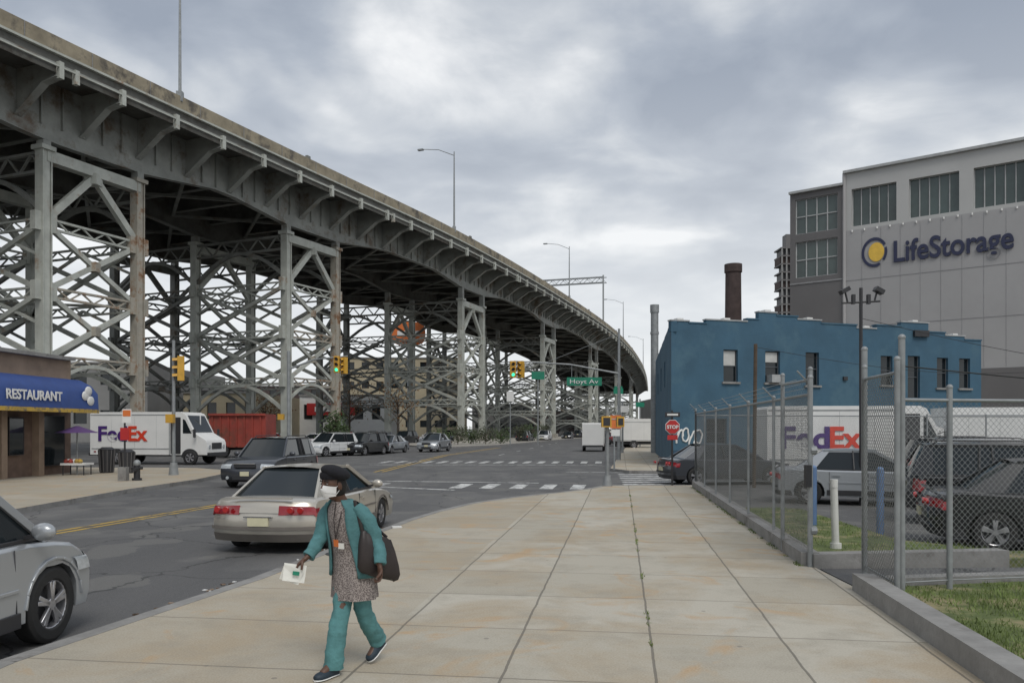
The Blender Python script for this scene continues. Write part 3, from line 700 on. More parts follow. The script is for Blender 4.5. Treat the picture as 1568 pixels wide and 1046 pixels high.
    mb.add(v,[(0,4,7,3),(1,2,6,5)],GLASS)
    glassgrid(xf0,zb-.05,wb,xf1,zr,wt,.07); glassgrid(xr0,zb-.05,wb,xr1,zr,wt,-.05)
    nx,ny=6,6; vs=[];fs=[]
    for a in range(nx+1):
        for b in range(ny+1):
            g_=-1+2*b/ny; h_=-1+2*a/nx; x=xr1-.03+(xf1-xr1+.06)*a/nx+(.06*(1-g_*g_) if a==nx else (-.05*(1-g_*g_) if a==0 else 0))
            vs.append((x,g_*(wt+.03),zr-.0+.045*(1-g_*g_)+.03*(1-h_*h_)))
    for a in range(nx):
        for b in range(ny): q=a*(ny+1)+b; fs.append((q,q+1,q+ny+2,q+ny+1))
    mb.add(vs,fs,paint,True)
    mb.box((L/2-.045,0,zb-.27),(.08,W*.40,.13),DARK); mb.box((L/2-.01,0,zb-.20),(.05,W*.40,.025),CHROME); mb.box((L/2-.05,0,.36),(.1,W*.46,.13),DARK)
    mb.box((L/2-.0,0,.5),(.03,.31,.15),PLATE)
    if sed:
        patch(-.38,0,.73,.83,False,paint if two_tone else DARK,off=.012); patch(0,.38,.73,.83,False,paint if two_tone else DARK,off=.012)
        mb.box((-L/2-.0,0,.58),(.04,.36,.15),PLATE); mb.box((-L/2+.0,0,.665),(.05,.5,.02),CHROME)
        patch(-1,0,.44,.49,False,lowm,off=.02); patch(0,1,.44,.49,False,lowm,off=.02)
        patch(-1,0,.23,.36,False,lowm,off=.012,wrap=.3); patch(0,1,.23,.36,False,lowm,off=.012,wrap=.3)
        mb.beam((-L/2+.12,-hw*.6,.975),(-L/2+.12,hw*.6,.975),.05,.03,paint)
    else:
        mb.box((-L/2+.0,0,.82),(.05,.36,.16),PLATE); patch(-1,0,.32,.52,False,DARK,wrap=.2); patch(0,1,.32,.52,False,DARK,wrap=.2)
    return mb.obj(name,(loc[0],loc[1],z),rz,bevel=.018,scale=scale if sx is None else sx,sharp=34)
def paint(n,c,metal=.4): return pm(n,c,.3,metal,.04,1,coat=.7)
SILV=paint('paint_silver',(.36,.38,.40)); CHAMP=paint('paint_champagne',(.47,.44,.385)); TAUPE=pm('bumper_taupe',(.15,.135,.12),.5)
BLK=paint('paint_black',(.010,.011,.013),.1); DGR=paint('paint_graphite',(.06,.065,.075)); WHT=paint('paint_white',(.68,.69,.69),0); BLU=paint('paint_blue',(.15,.20,.28)); RED=paint('paint_red',(.25,.02,.02),.2)
car('silver_suv','suvf',SILV,(-5.38,6.2),R(86),sx=(.93,1,.98))
car('sedan_car','sedan',CHAMP,(-3.72,15.05),R(82),sx=(.98,.96,.93),two_tone=TAUPE)
car('dark_suv','suv',DGR,(-8.75,29.1),R(264))
car('white_suv','suv',WHT,(-13.4,58.5),R(242)); car('parked_car','suv',BLK,(-11.3,61),R(250)); car('parked_car','suv',DGR,(-11.6,67),R(252)); car('parked_car','sedan',SILV,(-10.2,66),R(255))
car('silver_car','sedan',SILV,(-6.8,70),R(258),sx=(1,1,1.1))
for i,(x,y,r_,k,pt) in enumerate([(-15,92,250,'sedan',DGR),(-17,98,252,'suv',SILV),(-19,84,200,'suv',RED),(-22,88,180,'sedan',WHT),(-14,104,250,'suv',BLK),(-20,108,240,'sedan',BLU),(-12,118,250,'sedan',WHT),(5.2,128,258,'suv',WHT),(2.0,120,75,'suv',BLK),(10.5,150,258,'sedan',BLK),(-26,80,190,'suv',DGR),(-28,92,180,'sedan',RED),(-10,130,260,'suv',DGR),(14,165,75,'suv',DGR),(11.5,100,82,'suv',DGR),(13.3,112,82,'sedan',RED),(15,124,82,'suv',SILV)]):
    car('distant_car' if y>85 else 'parked_car',k,pt,(x,y),R(r_))
car('black_sedan','sedan',BLK,(9.5,13.3),R(-20),sx=(1,1,1.03)); car('black_suv','suv',BLK,(10.9,16.9),R(-20),sx=(1,1,1))
car('parked_sedan','sedan',SILV,(9.6,21.6),R(-22)); car('parked_suv','suv',WHT,(14.2,22.6),R(-20)); car('parked_suv','suv',DGR,(17,18.5),R(-20)); car('parked_sedan','sedan',DGR,(18.5,24.5),R(-20))
car('parked_sedan','sedan',DGR,(7.8,29.4),R(10)); car('parked_suv','suv',BLK,(15.5,26.5),R(-18))

def stepvan(name,loc,rz,length=6.9,letters=True,z=RZ,scale=1,boxy=False):
    mb=MB(); W=2.2; hw=W/2; L=length
    bx0=-L/2; 
    if not boxy:
        prof=[(bx0,.55),(bx0,2.85),(bx0+.1,2.95),(L/2-1.55,2.95),(L/2-1.3,2.85),(L/2-.72,1.75),(L/2-.08,1.38),(L/2,1.2),(L/2,.55)]
    else:
        prof=[(bx0,.8),(bx0,3.1),(bx0+.05,3.15),(L/2-2.1,3.15),(L/2-2.1,.8)]
    mb.loft([[(x,y,zz) for x,zz in prof] for y in(-hw,-hw*.9,hw*.9,hw)],WHITE,True,False)
    if boxy:
        cab=[(L/2-2.0,.55),(L/2-2.0,2.2),(L/2-1.7,2.3),(L/2-1.3,2.25),(L/2-.85,1.5),(L/2-.1,1.3),(L/2,1.1),(L/2,.5)]
        mb.loft([[(x,y,zz) for x,zz in cab] for y in(-hw*.9,hw*.9)],WHITE,True,False)
        for sg in(-1,1): mb.add([(L/2-1.85,sg*(hw*.9+.01),1.45),(L/2-1.85,sg*(hw*.9+.01),2.1),(L/2-1.42,sg*(hw*.9+.01),2.1),(L/2-1.05,sg*(hw*.9+.01),1.45)],[(0,1,2,3)],GLASS)
        mb.add([(L/2-1.27,-hw*.8,2.22),(L/2-1.27,hw*.8,2.22),(L/2-.83,hw*.8,1.52),(L/2-.83,-hw*.8,1.52)],[(0,1,2,3)],GLASS)
    else:
        o=Vector((.015,0,.01))
        mb.add([Vector((L/2-1.25,y,2.75))+o for y in(-hw*.85,hw*.85)]+[Vector((L/2-.75,y,1.8))+o for y in(hw*.85,-hw*.85)],[(0,1,2,3)],GLASS)
        mb.box((L/2-.98,0,2.3),(.05,.06,.9),WHITE)
        for sg in(-1,1):
            y=sg*(hw+.008)
            mb.add([(L/2-2.15,y,.6),(L/2-2.15,y,2.65),(L/2-1.55,y,2.65),(L/2-1.55,y,.6)],[(0,1,2,3)],DARK)
            mb.add([(L/2-1.42,y,1.75),(L/2-1.42,y,2.55),(L/2-1.28,y,2.5),(L/2-.9,y,1.75)],[(0,1,2,3)],GLASS)
            mb.tube([(L/2-.9,sg*hw,1.9),(L/2-.6,sg*(hw+.25),2.0),(L/2-.6,sg*(hw+.25),1.5)],.02,DARK,6); mb.box((L/2-.6,sg*(hw+.25),1.75),(.06,.2,.45),DARK)
            mb.box((L/2-2.2,sg*(hw+.02),1.6),(.06,.05,2.1),WFR)
        mb.box((L/2+.01,0,1.05),(.04,1.1,.35),DARK)
        for sg in(-1,1): mb.cyl((L/2-.02,sg*.8,1.0),(L/2+.03,sg*.8,1.0),.12,LENS,n=14)
    mb.box((L/2+.05,0,.58),(.16,W*.96,.2),DARK); mb.box((bx0-.05,0,.58),(.16,W*.96,.16),DARK)
    mb.box((0,0,.62),(L*.92,W*.8,.3),DARK)
    for sg in(-1,1):
        for xx in(L/2-1.0,bx0+1.6):
            pts=[]
            for k in range(13):
                a=math.pi*k/12; pts.append((xx+.5*math.cos(a),sg*(hw+.012),.45+.45*math.sin(a)))
            mb.add(pts+[(xx-.5,sg*(hw+.012),.4),(xx+.5,sg*(hw+.012),.4)],[tuple(range(15))],DARK)
            wheel(mb,xx,sg*(hw-.06),.40,.40,.2,sg,6)
        mb.beam((bx0+.1,sg*(hw+.01),.9),(L/2-2.2,sg*(hw+.01),.9),.03,.05,WFR); mb.beam((bx0+.05,sg*(hw+.01),2.8),(L/2-2.2,sg*(hw+.01),2.8),.03,.05,WFR)
        mb.box((bx0+.3,sg*(hw+.01),.72),(.12,.04,.08),REDL)
        for x in (bx0+1.3,bx0+2.7,bx0+4.0): mb.beam((x,sg*(hw+.004),.95),(x,sg*(hw+.004),2.75),.012,.012,WFR)
    ob=mb.obj(name,(loc[0],loc[1],z),rz,bevel=.03,scale=scale)
    if letters:
        for sg,rot in((-1,0),(1,math.pi)):
            text(ob,'Fed',1.15,(bx0+.45 if sg<0 else L/2-2.4,sg*(hw+.03),1.35),(R(90),0,rot),PURP,width=1.75,bold=.03,name='lettering_a')
            text(ob,'Ex',1.15,(bx0+2.28 if sg<0 else L/2-2.4-1.83,sg*(hw+.03),1.35),(R(90),0,rot),ORNG,width=1.15,bold=.03,name='lettering_b')
    return ob
stepvan('delivery_van',(-20.3,45.8),R(-7),7.0)
stepvan('delivery_van',(13.1,30.5),R(-5),7.2,scale=.97)
stepvan('box_truck',(19.6,34.0),R(170),7.0,letters=False,boxy=True,scale=.92)
stepvan('box_truck',(27,35.5),R(175),7.0,letters=False,boxy=True,scale=.92)
stepvan('white_van',(7.4,72),R(82),5.4,letters=False,scale=.85)
stepvan('box_truck',(13.4,80),R(10),6.5,letters=False,boxy=True,scale=.95)
stepvan('box_truck',(13.0,92),R(82),7,letters=False,boxy=True)

# ---------------------------------------------------------------- fences
def fence(name,pts,h,z0=.12,post=2.4,rail=True,midrail=False,barb=False,fab=None,pr_=1.0):
    mb=MB(); uvs=[]
    verts=[];U=0
    for (a,b) in zip(pts,pts[1:]):
        a=Vector((*a,0));b=Vector((*b,0));Ln=(b-a).length;n=max(1,round(Ln/post))
        for i in range(n+1):
            if i==n and b!=Vector((*pts[-1],0)): continue
            p=a.lerp(b,i/n); big=(i in(0,n)); hh=h+(.15 if big else .05)
            mb.cyl((p.x,p.y,z0-.1),(p.x,p.y,z0+hh),(.032 if big else .026)*pr_,ALU,n=10); mb.sphere((p.x,p.y,z0+hh),(.038*pr_,.038*pr_,.035),ALU,8,6)
            if barb: mb.cyl((p.x,p.y,z0+hh-.02),(p.x-.2,p.y-.05,z0+hh+.17),.011,ALU,n=6)
        if rail:
            mb.cyl((a.x,a.y,z0+h),(b.x,b.y,z0+h),.02,ALU,n=8)
            mb.cyl((a.x,a.y,z0+.05),(b.x,b.y,z0+.05),.008,ALU,n=6)
        if midrail: mb.cyl((a.x,a.y,z0+h*.5),(b.x,b.y,z0+h*.5),.02,ALU,n=8)
        if barb:
            for k in(.08,.14,.2): mb.cyl((a.x-k*.95,a.y,z0+h+k),(b.x-k*.95,b.y,z0+h+k),.004,ALU,n=5)
        t=(b-a).normalized(); nn_=Vector((-t.y,t.x,0))*.035
        a2=a+nn_;b2=b+nn_
        verts+= [(a2.x,a2.y,z0),(b2.x,b2.y,z0),(b2.x,b2.y,z0+h),(a2.x,a2.y,z0+h)]; uvs+=[(U,0),(U+Ln,0),(U+Ln,h),(U,h)]; U+=Ln
    ob=mb.obj(name)
    me=bpy.data.meshes.new('mesh_fabric'); me.from_pydata(verts,[],[tuple(range(4*i,4*i+4)) for i in range(len(verts)//4)]); me.materials.append(fab or CHAIN)
    ul=me.uv_layers.new(name='UVMap')
    for i,l in enumerate(me.loops): ul.data[i].uv=uvs[l.vertex_index]
    o=bpy.data.objects.new('mesh_fabric',me); sc.collection.objects.link(o); o.parent=ob
    return ob
fence('chain_link_fence',[(5.95,25.8),(4.12,11.0)],2.25,barb=True,fab=CHAIN2)
fence('chain_link_fence',[(5.95,25.8),(12,27),(26,30)],2.2)
fence('chain_link_fence',[(4.38,8.95),(5.0,9.1),(9.5,9.9),(16,11)],2.1)
fence('chain_link_gate',[(4.28,8.85),(4.45,10.05)],2.4,z0=.12,midrail=False,fab=CHAIN2)
fence('chain_link_gate',[(4.12,11.0),(4.18,12.3)],2.45,z0=.12)
m=MB()
for x,y,h in((4.38,8.95,2.92),(4.47,10.1,2.9),(4.10,10.95,2.6)): m.cyl((x,y,0),(x,y,h),.036,ALU,n=12); m.sphere((x,y,h),(.042,.042,.04),ALU,10,6)
for z in(.5,1.6): m.cyl((4.1,10.95,z),(4.18,10.95,z),.06,ALU,n=8)
m.beam((4.05,10.9,1.1),(4.05,10.9,1.4),.08,.08,DARK)
m.obj('gate_post')
m=MB(); m.beam((4.12,11.0,.04),(5.98,25.9,.04),.24,.3,KERB); m.beam((4.12,11.0,.04),(7,11.35,.04),.24,.28,KERB); m.obj('kerb')
m=MB(); m.beam((4.12,9.35,.05),(3.66,5.94,.05),.24,.3,KERB); m.beam((3.66,5.94,.05),(2.6,-2,.05),.24,.3,KERB); m.beam((4.12,9.35,.05),(13,10.7,.05),.2,.2,KERB); m.obj('kerb')
G1=[(4.05,8.9),(3.75,6.0),(2.9,0),(13,0),(13,10.4),(8,9.9),(4.3,9.2)]; G2=[(4.3,11.15),(5.2,18.5),(6.6,18.3),(6.4,13.2),(7.4,12.0),(14,11.9),(14,11.5)]
def inside(p,poly):
    x,y=p;c=False
    for i in range(len(poly)):
        x1,y1=poly[i];x2,y2=poly[i-1]
        if (y1>y)!=(y2>y) and x<(x2-x1)*(y-y1)/(y2-y1)+x1: c=not c
    return c
m=MB(); m.prism(G1,RZ,.07,GRASSM); m.prism(G2,RZ,.06,GRASSM)
vs=[];fs=[]; rnd=random.Random(5)
for poly,N,lim,z0 in((G1,34000,(3.5,11,4.5,10.4),.07),(G2,16000,(4,12,11,18.5),.06)):
    for i in range(N):
        x=rnd.uniform(lim[0],lim[1]);y=rnd.uniform(lim[2],lim[3])
        if not inside((x,y),poly): continue
        d=noise.noise(Vector((x*1.1,y*1.1,0)))
        if d<-.12 and rnd.random()<.75: continue
        h=rnd.uniform(.02,.06)*(1+d); a=rnd.uniform(0,6.28); w=.006; dx,dy=w*math.cos(a),w*math.sin(a); lx,ly=rnd.uniform(-.03,.03),rnd.uniform(-.03,.03)
        o=len(vs); vs+=[(x-dx,y-dy,z0),(x+dx,y+dy,z0),(x+lx,y+ly,z0+h)]; fs.append((o,o+1,o+2))
m.add(vs,fs,BLADE); m.obj('grass',recalc=False)
# weeds growing in the joints and along the fence kerb
m=MB(); vs=[];fs=[]
for i in range(2600):
    if rnd.random()<.6:
        f=rnd.random()**1.3; x=3.98+1.84*f+rnd.gauss(0,.03); y=11+14.8*f
        if noise.noise(Vector((0,y*1.6,3)))<-.02: continue
    else:
        vv=rnd.uniform(5,24); uu=.27+rnd.gauss(0,.012); x=uu*CA+vv*SA; y=-uu*SA+vv*CA
        if noise.noise(Vector((5,vv*1.3,3)))<.12: continue
    h=rnd.uniform(.01,.045); a=rnd.uniform(0,6.28); w=.007; o=len(vs)
    vs+=[(x-w*math.cos(a),y-w*math.sin(a),0),(x+w*math.cos(a),y+w*math.sin(a),0),(x+rnd.uniform(-.02,.02),y+rnd.uniform(-.02,.02),h)]; fs.append((o,o+1,o+2))
m.add(vs,fs,BLADE); m.obj('weeds',recalc=False)
g=MB(); g.prism([(4.15,9.5),(13,10.9),(13,11.2),(4.2,10.85)],RZ,-.01,ASPH); g.obj('driveway')
m=MB(); m.cyl((4.98,12.25,0),(4.93,12.2,1.05),.055,WPVC,n=14); m.cyl((4.98,12.25,0),(4.98,12.25,.14),.085,WPVC,n=14); m.cyl((4.93,12.2,1.0),(4.93,12.2,1.12),.06,WPVC,n=14); m.obj('vent_pipe')
for x,y in((5.75,15.2),(6.75,14.6)):
    m=MB(); m.cyl((x,y,RZ),(x,y,1.15),.065,BLUEP,n=14); m.sphere((x,y,1.15),(.065,.065,.05),BLUEP,12,6); m.obj('bollard')
m=MB(); x,y=9.2,21; m.cyl((x,y,RZ),(x,y,5.6),.045,DARK,n=10); m.cyl((x-.5,y,5.2),(x+.5,y,5.25),.025,DARK,n=8)
for sx in(-1,1):
    m.cyl((x+sx*.35,y,5.22),(x+sx*.42,y,5.5),.025,DARK,n=8); m.box((x+sx*.45,y-.05,5.52),(.24,.22,.11),DARK,rot=Matrix.Rotation(sx*.5,3,'Y'))
    m.box((x+sx*.2,y,5.3),(.08,.1,.25),DARK)
m.obj('floodlight_pole')
m=MB(); m.cyl((7.75,25.5,0),(7.8,25.5,4.6),.06,BARK,n=8); m.obj('wooden_post')
m=MB()
for a,b,sg in(((4.38,8.95,2.6),(17,12,2.5),.25),((7.8,25.5,4.5),(22,30,4.2),.5),((9.2,21,4.8),(24,24,3.6),.5)):
    a=Vector(a);b=Vector(b); m.tube([a.lerp(b,k/12)-Vector((0,0,sg*math.sin(math.pi*k/12))) for k in range(13)],.008,BLACK,5)
m.obj('overhead_wire')

# ---------------------------------------------------------------- street furniture
def sighead(mb,c,rz=0,lit=2):
    rot=Matrix.Rotation(rz,3,'Z'); c=Vector(c)
    mb.box(c,(.34,.26,1.0),YEL,rot=rot)
    for k in range(3):
        p=c+rot@Vector((0,-.13,.32-.32*k)); q=p+rot@Vector((0,-.02,0))
        mb.cyl(p,q,.10,GRN if (k==2 and lit==2) else DARK,n=14)
        v=[];n=10
        for j in range(n+1):
            a=math.pi*j/n; v.append(p+rot@Vector((.115*math.cos(a),-.005,.115*math.sin(a)))); v.append(p+rot@Vector((.115*math.cos(a),-.2,.115*math.sin(a)-.02)))
        mb.add(v,[(2*j,2*j+2,2*j+3,2*j+1) for j in range(n)],YEL)
m=MB(); m.cyl((6.45,48,0),(6.45,48,7.9),.11,ALU,r2=.07,n=12); m.tube([(6.45,48,5.2),(3.5,48,5.75),(.1,48,5.95)],[.06,.045,.035],ALU,8); m.cyl((6.45,48,7.6),(2,48,5.85),.012,ALU,n=5)
sighead(m,(.05,48,5.45),.15,2); sighead(m,(.55,48,5.45),-.6,0)
m.box((4.35,47.95,4.72),(2.1,.05,.5),GREENS); m.cyl((3.6,48,4.95),(3.6,48,5.7),.015,ALU,n=6); m.cyl((5.1,48,4.95),(5.1,48,5.5),.015,ALU,n=6)
so=m.obj('traffic_signal'); text(so,'Hoyt Av',.36,(3.45,47.9,4.6),(R(90),0,0),WHITE,width=1.7,name='street_name')
m=MB(); m.cyl((-13.6,48.5,0),(-13.6,48.5,6.6),.11,ALU,n=10); m.tube([(-13.6,48.5,5.5),(-12,48.5,6.1),(-10,48.5,6.3)],[.06,.05,.04],ALU,8); sighead(m,(-10.55,48,5.75),0,2); sighead(m,(-10.15,48.2,5.7),-.7,0); m.box((-14.0,48.3,2.6),(.35,.3,.35),YEL); m.obj('traffic_signal')
m=MB(); m.cyl((-13.85,32.6,0),(-13.85,32.6,5.5),.08,ALU,r2=.06,n=12); m.cyl((-13.85,32.6,0),(-13.85,32.6,.5),.2,ALU,r2=.14,n=12); sighead(m,(-13.55,32.6,4.35),-1.2,0); m.box((-13.9,32.4,2.3),(.3,.25,.35),YEL); m.obj('traffic_signal')
m=MB(); x,y=3.15,26.3; m.cyl((x,y,0),(x,y,2.6),.065,ALU,r2=.055,n=12); m.cyl((x,y,0),(x,y,.35),.17,ALU,r2=.11,n=12); m.box((x-.05,y-.12,2.12),(.32,.24,.36),YEL); m.box((x+.42,y,2.12),(.24,.3,.34),YEL); m.cyl((x,y,2.2),(x+.3,y,2.2),.025,ALU,n=6)
m.box((x+.42,y-.16,2.12),(.16,.02,.22),DARK); m.box((x-.05,y-.245,2.12),(.22,.02,.26),DARK); m.obj('pedestrian_signal')
m=MB(); m.cyl((4.7,36.6,0),(4.7,36.6,2.2),.04,ALU,n=8); m.box((4.75,36.5,2.2),(.5,.03,.6),ORB); m.box((4.75,36.52,1.7),(.4,.03,.3),WHITE); m.obj('traffic_sign')
m=MB(); x,y=5.35,26.6; m.cyl((x,y,0),(x,y,2.5),.035,DARK,n=8)
oc=[(.235*math.cos(R(22.5+45*k)),.235*math.sin(R(22.5+45*k))) for k in range(8)]
m.loft([[(x+a,y-.05,1.95+b) for a,b in oc],[(x+a,y-.07,1.95+b) for a,b in oc]],REDSIGN,True,False)
oc2=[(a*1.08,b*1.08) for a,b in oc]; m.loft([[(x+a,y-.04,1.95+b) for a,b in oc2],[(x+a,y-.055,1.95+b) for a,b in oc2]],WHITE,True,False)
m.box((x,y-.05,1.6),(.34,.02,.16),REDSIGN); m.box((x,y-.05,2.36),(.5,.02,.16),DARK); m.box((x,y-.065,2.36),(.36,.01,.06),WHITE)
so=m.obj('stop_sign'); text(so,'STOP',.16,(x,y-.08,1.895),(R(90),0,0),WHITE,align='CENTER',name='lettering',bold=.005)
m=MB(); x,y=-14.05,28.9; m.cyl((x,y,0),(x,y,2.65),.035,DARK,n=8); m.box((x+.1,y-.05,2.35),(.32,.02,.5),WHITE); m.box((x+.1,y-.065,2.45),(.28,.01,.22),ORB); m.box((x+.02,y-.05,1.7),(.32,.02,.45),REDSIGN); m.box((x-.05,y,.25),(.3,.25,.5),KERB); m.obj('traffic_sign')
m=MB(); x,y=-13.75,29.2; m.cyl((x,y,0),(x,y,.08),.17,DARK,n=14); m.cyl((x,y,.05),(x,y,.62),.11,DARK,n=14); m.sphere((x,y,.62),(.13,.13,.14),ALU,14,8); m.cyl((x-.2,y,.45),(x+.2,y,.45),.055,DARK,n=10); m.cyl((x,y-.2,.4),(x,y,.4),.07,DARK,n=10); m.cyl((x,y,.74),(x,y,.8),.03,DARK,n=6); m.obj('fire_hydrant')
for x,y,h in((-16.4,33.9,1.0),(-17.4,34.2,1.1)):
    m=MB(); m.cyl((x,y,0),(x,y,h-.1),.26,DARK,r2=.32,n=16); m.cyl((x,y,h-.1),(x,y,h),.34,DARK,r2=.2,n=16)
    for k in range(12): a=k*math.pi/6; m.beam((x+.27*math.cos(a),y+.27*math.sin(a),.05),(x+.33*math.cos(a),y+.33*math.sin(a),h-.12),.03,.02,GREYD)
    m.obj('trash_bin')
for x,y,h in((8.6,62,4),(10,75,6),(12,90,7),(13.5,84,5)):
    m=MB(); m.cyl((x,y,0),(x,y,h),.08,ALU,n=8); m.box((x,y-.1,h-.6),(.9,.05,.5),GREENS if y>70 else WHITE); m.obj('traffic_sign')
m=MB(); m.box((3.0,92,8),(1.5,.1,.9),GREENS); m.box((-.2,90,5.5),(.8,.1,1.1),WHITE); m.cyl((-.2,90.1,0),(-.2,90.1,6),.06,ALU,n=6); m.cyl((3,92.1,0),(3,92.1,8.5),.08,ALU,n=6); m.obj('street_sign')
m=MB(); m.box((-2.2,15.2,.02),(.18,.14,.03),WHITE,rz=.3)
for i in range(40):
    f=rnd.random(); x=-4.35+2.1*f+rnd.uniform(-.1,.05)-.25; y=5.5+11*f; m.box((x,y,RZ+.012),(rnd.uniform(.02,.06),rnd.uniform(.02,.05),.012),rnd.choice([BROWN,WHITE,BARK,TANW]),rz=rnd.uniform(0,3))
m.obj('litter')

# ---------------------------------------------------------------- plants
def leafmat(n,c): return pm(n,c,.8,0,.5,1.5)
LG=leafmat('leaf_green',(.055,.085,.03)); LO=leafmat('leaf_orange',(.20,.11,.045)); LD=leafmat('leaf_dark',(.05,.06,.03))
def tree(name,x,y,h,cr,mat,n=1500,trunk=.14,low=.3,conical=False,seed=1,ls=.16):
    r_=random.Random(seed); m=MB(); m.tube([(x,y,RZ),(x+.1*r_.uniform(-1,1),y,h*.4),(x,y,h*.85)],[trunk,trunk*.7,trunk*.25],BARK,8)
    tips=[]
    for i in range(16):
        a=r_.uniform(0,6.28); z=h*r_.uniform(low,.85); f=(1-(z/h)) if conical else r_.uniform(.5,1)*math.sqrt(max(.1,1-((z/h-.62)/.5)**2))
        ex=x+cr*f*math.cos(a); ey=y+cr*f*math.sin(a); ez=z+h*.12*(0 if conical else 1)
        m.tube([(x,y,z*.8),((x+ex)/2,(y+ey)/2,(z*.8+ez)/2+.15),(ex,ey,ez)],[trunk*.35,trunk*.22,trunk*.08],BARK,5)
        tips.append((ex,ey,ez)); tips.append(((x+ex)/2,(y+ey)/2,ez))
    vs=[];fs=[]
    for i in range(n):
        t=r_.choice(tips); s_=cr*.33
        c=Vector((t[0]+r_.gauss(0,s_),t[1]+r_.gauss(0,s_),t[2]+r_.gauss(0,s_*.7)))
        if c.z<.1: continue
        d1=Vector((r_.uniform(-1,1),r_.uniform(-1,1),r_.uniform(-1,1))).normalized()*ls; d2=d1.orthogonal().normalized()*ls*.6
        o=len(vs); vs+=[c-d1,c+d2,c+d1,c-d2]; fs.append((o,o+1,o+2,o+3))
    m.add(vs,fs,mat); return m.obj(name,recalc=False)
tree('evergreen_tree',-14.6,66,3.7,1.2,LG,1100,low=.1,conical=True,seed=2,ls=.12)
tree('street_tree',-16,112,8,2.6,LO,300,seed=3,ls=.16); tree('street_tree',-24,118,9,3.0,LO,300,seed=4,ls=.16); tree('street_tree',-31,100,6,2.2,LO,250,seed=9,ls=.16)
for i,(x,y,h) in enumerate([(-8,90,1.5),(-6.3,93,1.9),(-5,97,1.6),(-3.2,96,1.9),(-1.4,100,1.7),(1,112,2.2),(3,122,2.2),(5,135,2.5)]):
    tree('bush',x,y,h,1.2,LD if i%2 else LG,420,low=.1,seed=20+i,ls=.12,trunk=.05)

# ---------------------------------------------------------------- woman
TEAL=pm('teal_fabric',(.075,.195,.205),.85,0,.22,6,.35,bscale=60); TEALP=pm('teal_trousers',(.085,.225,.23),.85,0,.2,5,.35,bscale=50)
SKIN=pm('skin_dark',(.10,.05,.032),.5,0,.12,8); HAIR=pm('hair_black',(.012,.010,.009),.7); BAGM=pm('bag_dark',(.030,.023,.022),.5,0,.25,6); HAT=pm('knit_hat',(.010,.010,.014),.95,0,.3,40,.6)
MASK=pm('mask_white',(.74,.74,.73),.8); SHOE=pm('shoe_navy',(.015,.03,.045),.6)
TUN,nt,b=newmat('tunic_print'); tc=nt.nodes.new('ShaderNodeTexCoord'); vo=nt.nodes.new('ShaderNodeTexVoronoi'); vo.inputs['Scale'].default_value=95; nt.links.new(tc.outputs['Object'],vo.inputs['Vector'])
nt.links.new(ramp(nt,vo.outputs['Distance'],[(.25,(.09,.075,.07)),(.45,(.20,.17,.16)),(.7,(.34,.30,.28))]),b.inputs['Base Color']); b.inputs['Roughness'].default_value=.9
PAP=pm('paper',(.75,.75,.70),.7)
def ell(c,la,fa,ra,rb,n=28,a0=0,a1=2*math.pi,wr=0,ph=0):
    out=[];closed=abs(a1-a0-2*math.pi)<1e-6
    for k in range(n if closed else n+1):
        a=a0+(a1-a0)*k/n; w=1+wr*math.sin(a*7+ph)+wr*.6*math.sin(a*11+ph*2.3)
        out.append(Vector(c)+la*ra*w*math.cos(a)+fa*rb*w*math.sin(a))
    return out
LA=Vector((.85,-.52,0)); FA=Vector((-.52,-.85,0))
emp=bpy.data.objects.new('woman_pedestrian',None); sc.collection.objects.link(emp); emp.location=(-1.27,6.07,0)
J={'pel':(.03,.22,.86,.10),'wai':(.02,.21,1.0,.095),'che':(0,.20,1.17,.10),'nb':(-.02,.185,1.315,.055),'nk':(-.035,.165,1.38,.05),'hd':(-.05,.15,1.44,.06),
 'ls':(.135,.12,1.265,.055),'le':(.235,.12,1.03,.042),'lw':(.26,.03,.84,.027),
 'rs':(-.145,.275,1.265,.055),'re':(-.215,.21,1.03,.042),'rw':(-.315,.08,.895,.027),
 'lh':(.105,.18,.83,.085),'lk':(.085,.21,.46,.06),'la':(.175,.44,.16,.038),'lt':(.115,.35,.05,.03),
 'rh':(-.045,.26,.83,.085),'rk':(-.06,.11,.47,.06),'ra':(-.10,.04,.10,.038),'rt':(-.17,-.07,.045,.03)}
keys=list(J); me=bpy.data.meshes.new('body'); ed=[('pel','wai'),('wai','che'),('che','nb'),('nb','nk'),('nk','hd'),('che','ls'),('ls','le'),('le','lw'),('che','rs'),('rs','re'),('re','rw'),('pel','lh'),('lh','lk'),('lk','la'),('la','lt'),('pel','rh'),('rh','rk'),('rk','ra'),('ra','rt')]
me.from_pydata([J[k][:3] for k in keys],[(keys.index(a),keys.index(b_)) for a,b_ in ed],[]); me.materials.append(SKIN)
bo=bpy.data.objects.new('body',me); sc.collection.objects.link(bo); bo.parent=emp
sk=bo.modifiers.new('skin','SKIN'); 
for i,k in enumerate(keys): me.skin_vertices[0].data[i].radius=(J[k][3],)*2
me.skin_vertices[0].data[0].use_root=True; sk.use_smooth_shade=True
bo.modifiers.new('sub','SUBSURF').render_levels=2
def lerpath(pts,rs,n):
    P=[Vector(p) for p in pts]; out=[];ro=[]
    for i in range(len(P)-1):
        p0=P[max(0,i-1)];p1=P[i];p2=P[i+1];p3=P[min(len(P)-1,i+2)]
        for k in range(n):
            t=k/n; out.append(.5*((2*p1)+(-p0+p2)*t+(2*p0-5*p1+4*p2-p3)*t*t+(-p0+3*p1-3*p2+p3)*t**3)); ro.append(rs[i]+(rs[i+1]-rs[i])*t)
    out.append(P[-1]); ro.append(rs[-1]); return out,ro
